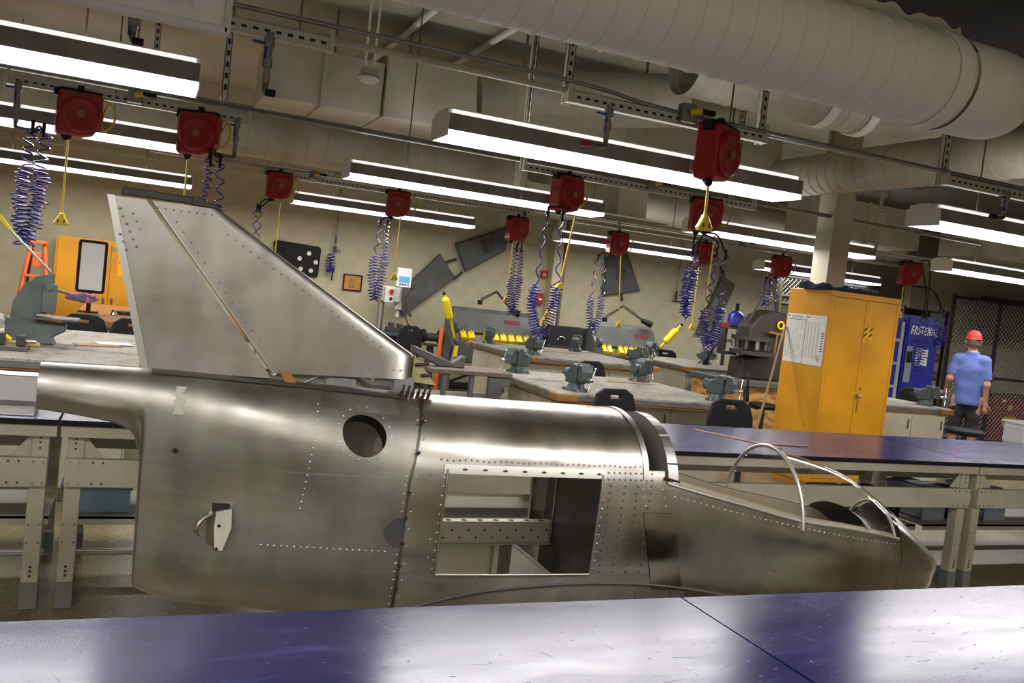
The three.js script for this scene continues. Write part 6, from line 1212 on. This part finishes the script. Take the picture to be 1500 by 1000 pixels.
{
  const t = thing('bin_shelves', 'dark metal shelves with small parts bins between the blue machine and the person', 'shelves', [12.33, 0, -11.42]);
  for (const x of [-0.5, 0.5]) for (const z of [-0.2, 0.2]) mesh('upright', bar(x - 0.02, x + 0.02, 0, 2.15, z - 0.02, z + 0.02), MT.blackMatte, t);
  for (const y of [0.3, 0.62, 0.94, 1.26, 1.58, 2.1]) mesh('shelf_board', bar(-0.5, 0.5, y, y + 0.025, -0.2, 0.2, 0.003), MT.dark, t);
  mesh('back_panel', bar(-0.5, 0.5, 0.2, 2.1, -0.215, -0.205), MT.blackMatte, t);
  for (const y of [0.965, 1.285, 1.605]) for (let i = 0; i < 7; i++) mesh('bin', prism([[0, 0], [0.16, 0], [0.16, 0.10], [0.05, 0.14], [0, 0.14]], 0.11, [-0.42 + i * 0.14, y, 0.03], [0, -PI / 2, 0], 0.004), [std(lin(0.20, 0.19, 0.16), 0.6), std(lin(0.26, 0.12, 0.07), 0.6), std(lin(0.06, 0.06, 0.065), 0.6)][(i * 3 + Math.round(y * 10)) % 3], t);
}
{
  const t = thing('vending_machine', 'tall blue parts vending machine with white lettering, behind the bench', 'vending machine', [10.98, 0, -10.35]);
  mesh('cabinet', bar(-0.33, 0.33, 0.02, 1.97, -0.35, 0.35, 0.012), MT.vendBlue, t);
  mesh('front_door', bar(-0.31, 0.31, 0.10, 1.55, 0.35, 0.368, 0.004), MT.vendBlue, t);
  const sg = mesh('header', bar(-0.31, 0.31, 1.58, 1.93, 0.35, 0.37, 0.004), MT.vendBlue, t);
  const font = await new FontLoader().loadAsync('fonts/droid/droid_sans_bold.typeface.json');
  const tg = new TextGeometry('FASTENAL', { font, size: 0.105, depth: 0.006, curveSegments: 4 });
  tg.applyMatrix4(new THREE.Matrix4().set(0.80, 0.18, 0, -0.275, 0, 1.2, 0, 1.685, 0, 0, 1, 0.371, 0, 0, 0, 1));
  mesh('lettering', tg, std(lin(0.8, 0.8, 0.8), 0.5), sg);
  mesh('keypad_panel', bar(-0.30, -0.17, 0.95, 1.50, 0.368, 0.378, 0.003), std(lin(0.22, 0.25, 0.30), 0.5), t); mesh('window', bar(-0.29, -0.18, 1.25, 1.42, 0.378, 0.381), MT.black, t);
  mesh('notice', bar(-0.10, 0.14, 1.22, 1.48, 0.369, 0.372), MT.paper, t);
  mesh('pickup_bin', bar(-0.28, 0.02, 0.55, 0.90, 0.368, 0.376, 0.004), MT.vendDark, t);
}
{
  const t = thing('side_vender', 'narrow blue machine with a gray frame showing at the edge of the yellow cabinet', 'vending machine', [10.25, 0, -10.35]);
  mesh('cabinet', bar(-0.36, 0.36, 0.02, 1.90, -0.35, 0.33, 0.01), MT.vendBlue, t);
  mesh('frame', [bar(0.30, 0.36, 0.1, 1.85, 0.33, 0.35, 0.003), bar(-0.36, -0.30, 0.1, 1.85, 0.33, 0.35, 0.003), ...[0.5, 0.85, 1.2, 1.55].map((y) => bar(-0.3, 0.3, y, y + 0.04, 0.33, 0.345, 0.003))], std(lin(0.36, 0.37, 0.42), 0.5), t);
}
{
  const t = thing('red_cabinet', 'dark red cabinet with yellow stickers behind the fence at the right edge', 'cabinet', [14.42, 0, -11.0]);
  t.scale.y = 0.88;
  mesh('body', bar(-0.75, 0.75, 0.04, 0.90, -0.3, 0.3, 0.012), MT.redDeep, t); mesh('top', bar(-0.77, 0.77, 0.90, 0.93, -0.32, 0.32, 0.006), MT.dark, t);
  for (let i = 0; i < 3; i++) { const d = mesh('drawer', bar(-0.72, 0.72, 0.08 + i * 0.27, 0.33 + i * 0.27, 0.30, 0.315, 0.004), MT.redDeep, t); mesh('handle', bar(-0.3, 0.3, 0.29 + i * 0.27, 0.31 + i * 0.27, 0.315, 0.335, 0.003), MT.dark, d); }
  for (const [x, y, w, h] of [[-0.42, 0.70, 0.11, 0.11], [-0.40, 0.50, 0.30, 0.05], [-0.48, 0.38, 0.22, 0.10], [-0.60, 0.83, 0.08, 0.04]]) mesh('sticker', bar(x - w / 2, x + w / 2, y - h / 2, y + h / 2, 0.316, 0.318), h < 0.045 ? MT.paper : std(lin(0.42, 0.38, 0.04), 0.6), t);
}
{
  const t = thing('plastic_bin', 'clear plastic bin at the right edge, beyond the blue table', 'bin', [11.45, 0, -8.45]);
  mesh('stand', [bar(-0.28, 0.28, 0.28, 0.32, -0.2, 0.2, 0.004), ...[-0.24, 0.24].map((x) => bar(x - 0.02, x + 0.02, 0, 0.28, -0.15, 0.15))], MT.dark, t);
  mesh('tub', [prism(roundRect(0.5, 0.30, 0.05, 4, 0, 0.47), 0.34, null, null, 0.02)], MT.plasticClear, t); mesh('lid', bar(-0.27, 0.27, 0.62, 0.65, -0.19, 0.19, 0.01), MT.plasticClear, t);
}
{
  const t = thing('cage_equipment', 'dark board and crates stored behind the chain link fence at the right edge', 'boxes', [16.8, 0, -11.2]);
  mesh('crate', bar(-0.9, 0.2, 0, 1.1, -0.3, 0.3, 0.02), std(lin(0.06, 0.04, 0.03), 0.7), t); mesh('crate', bar(0.3, 1.4, 0, 0.8, -0.3, 0.3, 0.02), MT.dark, t);
  mesh('panel', bar(-3.2, 1.5, 1.75, 2.5, -0.05, 0.05, 0.01), std(lin(0.055, 0.030, 0.022), 0.7), t);
}
// ---------- the person ----------
function fieldMesh(name, lo, hi, cell, dist) {   // closed surface where dist < 0
  const size = Math.max(hi[0] - lo[0], hi[1] - lo[1], hi[2] - lo[2]), n = Math.min(190, Math.ceil(size / cell) + 4);
  const mc = new MarchingCubes(n, new THREE.MeshStandardMaterial(), false, false, 400000);
  mc.isolation = 0;
  const half = size / 2 * (n / (n - 4)), c = [(lo[0] + hi[0]) / 2, (lo[1] + hi[1]) / 2, (lo[2] + hi[2]) / 2];
  for (let k = 0; k < n; k++) for (let j = 0; j < n; j++) for (let i = 0; i < n; i++) {
    const x = c[0] + ((i - n / 2) / (n / 2)) * half, y = c[1] + ((j - n / 2) / (n / 2)) * half, z = c[2] + ((k - n / 2) / (n / 2)) * half;
    const inside = x > lo[0] && x < hi[0] && y > lo[1] && y < hi[1] && z > lo[2] && z < hi[2];
    mc.field[k * n * n + j * n + i] = inside ? -dist(x, y, z) : -1;
  }
  mc.update();
  const p = mc.positionArray.slice(0, mc.count * 3), g = new THREE.BufferGeometry();
  for (let i = 0; i < p.length; i += 3) { p[i] = c[0] + p[i] * half; p[i + 1] = c[1] + p[i + 1] * half; p[i + 2] = c[2] + p[i + 2] * half; }
  g.setAttribute('position', new THREE.BufferAttribute(p, 3));
  const nn = new Float32Array(p.length), e = 0.004;
  for (let i = 0; i < p.length; i += 3) { const [x, y, z] = [p[i], p[i + 1], p[i + 2]]; const v = V(dist(x + e, y, z) - dist(x - e, y, z), dist(x, y + e, z) - dist(x, y - e, z), dist(x, y, z + e) - dist(x, y, z - e)).normalize(); nn[i] = v.x; nn[i + 1] = v.y; nn[i + 2] = v.z; }
  g.setAttribute('normal', new THREE.BufferAttribute(nn, 3));
  return g;
}
const capsule = (a, b, ra, rb, sx = 1, sz = 1) => (x, y, z) => {
  const bx = b[0] - a[0], by = b[1] - a[1], bz = b[2] - a[2], px = x - a[0], py = y - a[1], pz = z - a[2];
  const t = clamp((px * bx + py * by + pz * bz) / (bx * bx + by * by + bz * bz || 1), 0, 1);
  return Math.hypot((px - bx * t) / sx, py - by * t, (pz - bz * t) / sz) - lerp(ra, rb, t);
};
const blend = (fs, k) => (x, y, z) => { let d = 1e9; for (const f of fs) { const q = f(x, y, z), h = Math.max(k - Math.abs(d - q), 0) / k; d = Math.min(d, q) - h * h * k * 0.25; } return d; };
{
  // local frame: x to the person's right seen from behind, y up, -z the way the person faces
  const t = thing('person', 'person in a red cap, blue polo shirt and dark shorts, standing with the back turned', 'person', [9.82, 0, -8.12], -0.88);
  const sk = std(lin(0.42, 0.22, 0.145), 0.55), J = {
    pelvis: [0, 0.95, 0], waist: [0, 1.08, 0], chest: [0, 1.30, 0.0], neck: [0, 1.50, 0.0], head: [-0.01, 1.655, -0.02],
    ls: [-0.155, 1.43, 0.0], le: [-0.215, 1.17, 0.02], lw: [-0.25, 0.98, -0.16], rs: [0.155, 1.43, 0.0], re: [0.20, 1.14, 0.03], rw: [0.215, 0.89, -0.02],
    lh: [-0.09, 0.92, 0], lk: [-0.11, 0.50, -0.01], la: [-0.115, 0.09, 0.02], rh: [0.09, 0.92, 0], rk: [0.11, 0.50, -0.01], ra: [0.12, 0.09, 0.02],
  };
  const arms = [capsule(J.ls, J.le, 0.052, 0.042), capsule(J.le, J.lw, 0.043, 0.027), capsule(J.rs, J.re, 0.052, 0.042), capsule(J.re, J.rw, 0.043, 0.027)];
  const legs = [capsule(J.lh, J.lk, 0.085, 0.058), capsule(J.lk, J.la, 0.056, 0.036), capsule(J.rh, J.rk, 0.085, 0.058), capsule(J.rk, J.ra, 0.056, 0.036)];
  const body = blend([capsule(J.pelvis, J.waist, 0.115, 0.11, 1.12, 0.85), capsule(J.waist, J.chest, 0.11, 0.122, 1.12, 0.82), capsule([-0.105, 1.42, 0], [0.105, 1.42, 0], 0.068, 0.068), capsule(J.chest, J.neck, 0.10, 0.055), capsule(J.neck, [-0.003, 1.57, -0.01], 0.056, 0.052), ...arms, ...legs], 0.04);
  const hd = J.head, face = blend([capsule([hd[0], 1.64, -0.015], [hd[0], 1.71, 0.0], 0.078, 0.082, 0.92, 1.14), capsule([hd[0], 1.575, -0.055], [hd[0], 1.60, -0.06], 0.045, 0.055), capsule([hd[0], 1.645, -0.118], [hd[0], 1.622, -0.130], 0.008, 0.014), capsule([-0.03, 1.592, -0.105], [0.01, 1.592, -0.105], 0.010, 0.010), capsule([-0.045, 1.672, -0.095], [0.025, 1.672, -0.095], 0.016, 0.016), ...[-1, 1].map((s) => capsule([hd[0] + s * 0.082, 1.625, 0.0], [hd[0] + s * 0.086, 1.665, 0.012], 0.010, 0.014, 0.7, 1.3)), capsule(J.neck, [hd[0], 1.60, -0.01], 0.056, 0.054)], 0.022);
  const hand = (w, dir, side) => {       // palm, four fingers and a thumb, curled round a grip
    const d = V(...dir).normalize(), n = V(side, 0, 0).cross(d).normalize(), lat = d.clone().cross(n).normalize();
    const at = (a, b, c) => V(...w).addScaledVector(d, a).addScaledVector(lat, b).addScaledVector(n, c).toArray();
    const fs = [capsule(at(0, 0, 0), at(0.075, 0, 0), 0.026, 0.030, 1, 1)];
    [-0.028, -0.009, 0.010, 0.028].forEach((o, i) => { const l = [0.030, 0.036, 0.034, 0.026][i]; fs.push(capsule(at(0.08, o, 0), at(0.08 + l, o * 1.05, 0.012), 0.0095, 0.009), capsule(at(0.08 + l, o * 1.05, 0.012), at(0.085 + l, o * 1.05, 0.042), 0.009, 0.0075)); });
    fs.push(capsule(at(0.02, 0.03, 0.005), at(0.055, 0.052, 0.025), 0.012, 0.010), capsule(at(0.055, 0.052, 0.025), at(0.085, 0.045, 0.04), 0.010, 0.008));
    return blend(fs, 0.008);
  };
  const hl = hand(J.lw, [-0.25, -0.35, -0.9], 1), hr = hand(J.rw, [0.02, -1, -0.1], 1);
  const skin3 = [
    fieldMesh('b', [-0.42, 0.02, -0.3], [0.42, 1.56, 0.3], 0.012, body), fieldMesh('h', [-0.13, 1.50, -0.17], [0.11, 1.83, 0.14], 0.0035, face),
    fieldMesh('l', [J.lw[0] - 0.14, J.lw[1] - 0.18, J.lw[2] - 0.18], [J.lw[0] + 0.12, J.lw[1] + 0.06, J.lw[2] + 0.07], 0.0035, blend([hl, capsule(J.le, J.lw, 0.043, 0.027)], 0.02)), fieldMesh('r', [J.rw[0] - 0.12, J.rw[1] - 0.2, J.rw[2] - 0.12], [J.rw[0] + 0.12, J.rw[1] + 0.06, J.rw[2] + 0.1], 0.0035, blend([hr, capsule(J.re, J.rw, 0.043, 0.027)], 0.02))];
  mesh('body', skin3, sk, t);
  const shirtMat = std(lin(0.085, 0.13, 0.36), 0.85, 0, { bumpMap: rep(grain, 0.35), bumpScale: 0.002 });
  const torso = blend([capsule([0, 0.90, 0.0], J.waist, 0.148, 0.132, 1.12, 0.9), capsule(J.waist, J.chest, 0.132, 0.142, 1.12, 0.86), capsule([-0.115, 1.425, 0], [0.115, 1.425, 0], 0.078, 0.078), capsule(J.chest, [0, 1.50, 0.005], 0.12, 0.07), capsule([0, 1.50, 0.0], [0, 1.535, 0.0], 0.066, 0.062), capsule(J.ls, J.le, 0.068, 0.064), capsule(J.rs, J.re, 0.068, 0.064)], 0.035);
  const cutArm = (x, y, z) => { let m = -1e9; for (const [s, e] of [[J.ls, J.le], [J.rs, J.re]]) { const d = V(...e).sub(V(...s)), l = d.length(); d.normalize(); if (Math.sign(x) === Math.sign(s[0]) && Math.abs(x) > 0.165) m = Math.max(m, V(x, y, z).sub(V(...s)).dot(d) - l * 0.80); } return m; };
  const drape = (x, y, z) => 0.003 * Math.sin(x * 34 + y * 7) * clamp((1.3 - y) * 4, 0, 1) + 0.0015 * Math.sin(y * 40 + x * 16);
  mesh('polo_shirt', [fieldMesh('s', [-0.40, 0.84, -0.24], [0.40, 1.56, 0.24], 0.0075, (x, y, z) => Math.max(torso(x, y, z) + drape(x, y, z), 0.86 - y, y - 1.535, cutArm(x, y, z)))], shirtMat, t);
  mesh('collar', [lathe([[0.070, 0], [0.078, 0.0], [0.072, 0.045], [0.062, 0.045]], [0, 1.495, 0.0], [0.12, 0, 0], 28)], shirtMat, t);
  const pant = blend([capsule([0, 0.92, 0], [0, 0.98, 0], 0.13, 0.128, 1.12, 0.9), capsule([-0.072, 0.92, 0], J.lk, 0.088, 0.08), capsule(J.lk, [J.la[0], 0.10, J.la[2]], 0.083, 0.078), capsule([0.072, 0.92, 0], J.rk, 0.088, 0.08), capsule(J.rk, [J.ra[0], 0.10, J.ra[2]], 0.083, 0.078)], 0.02);
  mesh('shorts', [fieldMesh('p', [-0.30, 0.04, -0.22], [0.30, 1.0, 0.22], 0.009, (x, y, z) => Math.max(pant(x, y, z) + 0.004 * Math.sin(y * 40 + x * 14), 0.47 - y, y - 0.96))], std(lin(0.012, 0.012, 0.014), 0.85), t);
  for (const s of [-1, 1]) mesh('shoe', [fieldMesh('f', [s * 0.118 - 0.08, -0.01, -0.24], [s * 0.118 + 0.08, 0.14, 0.14], 0.006, (x, y, z) => Math.max(blend([capsule([s * 0.118, 0.05, 0.05], [s * 0.125, 0.04, -0.15], 0.052, 0.046), capsule([s * 0.118, 0.08, 0.03], [s * 0.118, 0.12, 0.02], 0.05, 0.045)], 0.03)(x, y, z), 0.001 - y))], MT.dark, t);
  const capF = capsule([hd[0], 1.70, 0.0], [hd[0], 1.725, 0.0], 0.092, 0.088, 0.95, 1.14);
  const red = std(lin(0.62, 0.022, 0.022), 0.7);
  const cap = mesh('cap', [fieldMesh('c', [-0.14, 1.66, -0.16], [0.12, 1.83, 0.15], 0.004, (x, y, z) => Math.max(capF(x, y, z), 1.690 - y, -Math.max(Math.hypot(x - hd[0], (y - 1.695) * 1.1) - 0.034, 0.05 - z)))], red, t);
  mesh('peak', [prism(Array.from({ length: 17 }, (_, i) => { const a = PI + i / 16 * PI; return [hd[0] + 0.083 * Math.cos(a), 0.125 * Math.sin(a) ]; }), 0.006, [0, 1.695, -0.075], [PI / 2 + 0.25, 0, 0]).scale(1, 1, 1)], red, cap);
  mesh('strap', [torus(0.098, 0.006, [hd[0], 1.697, 0.004], [PI / 2, 0, 0], 2 * PI, 30)], red, cap);
  mesh('hair', [fieldMesh('k', [-0.13, 1.55, -0.06], [0.11, 1.71, 0.13], 0.005, (x, y, z) => Math.max(capsule([hd[0], 1.645, 0.004], [hd[0], 1.70, 0.004], 0.084, 0.087, 0.93, 1.14)(x, y, z), 1.60 + (z < 0 ? 0.03 : 0) - y, -0.04 - z, y - 1.70))], std(lin(0.09, 0.055, 0.035), 0.8), t);
}
scene.traverse((o) => { if (o.isMesh) o.castShadow = o.receiveShadow = true; });
renderer.render(scene, camera);
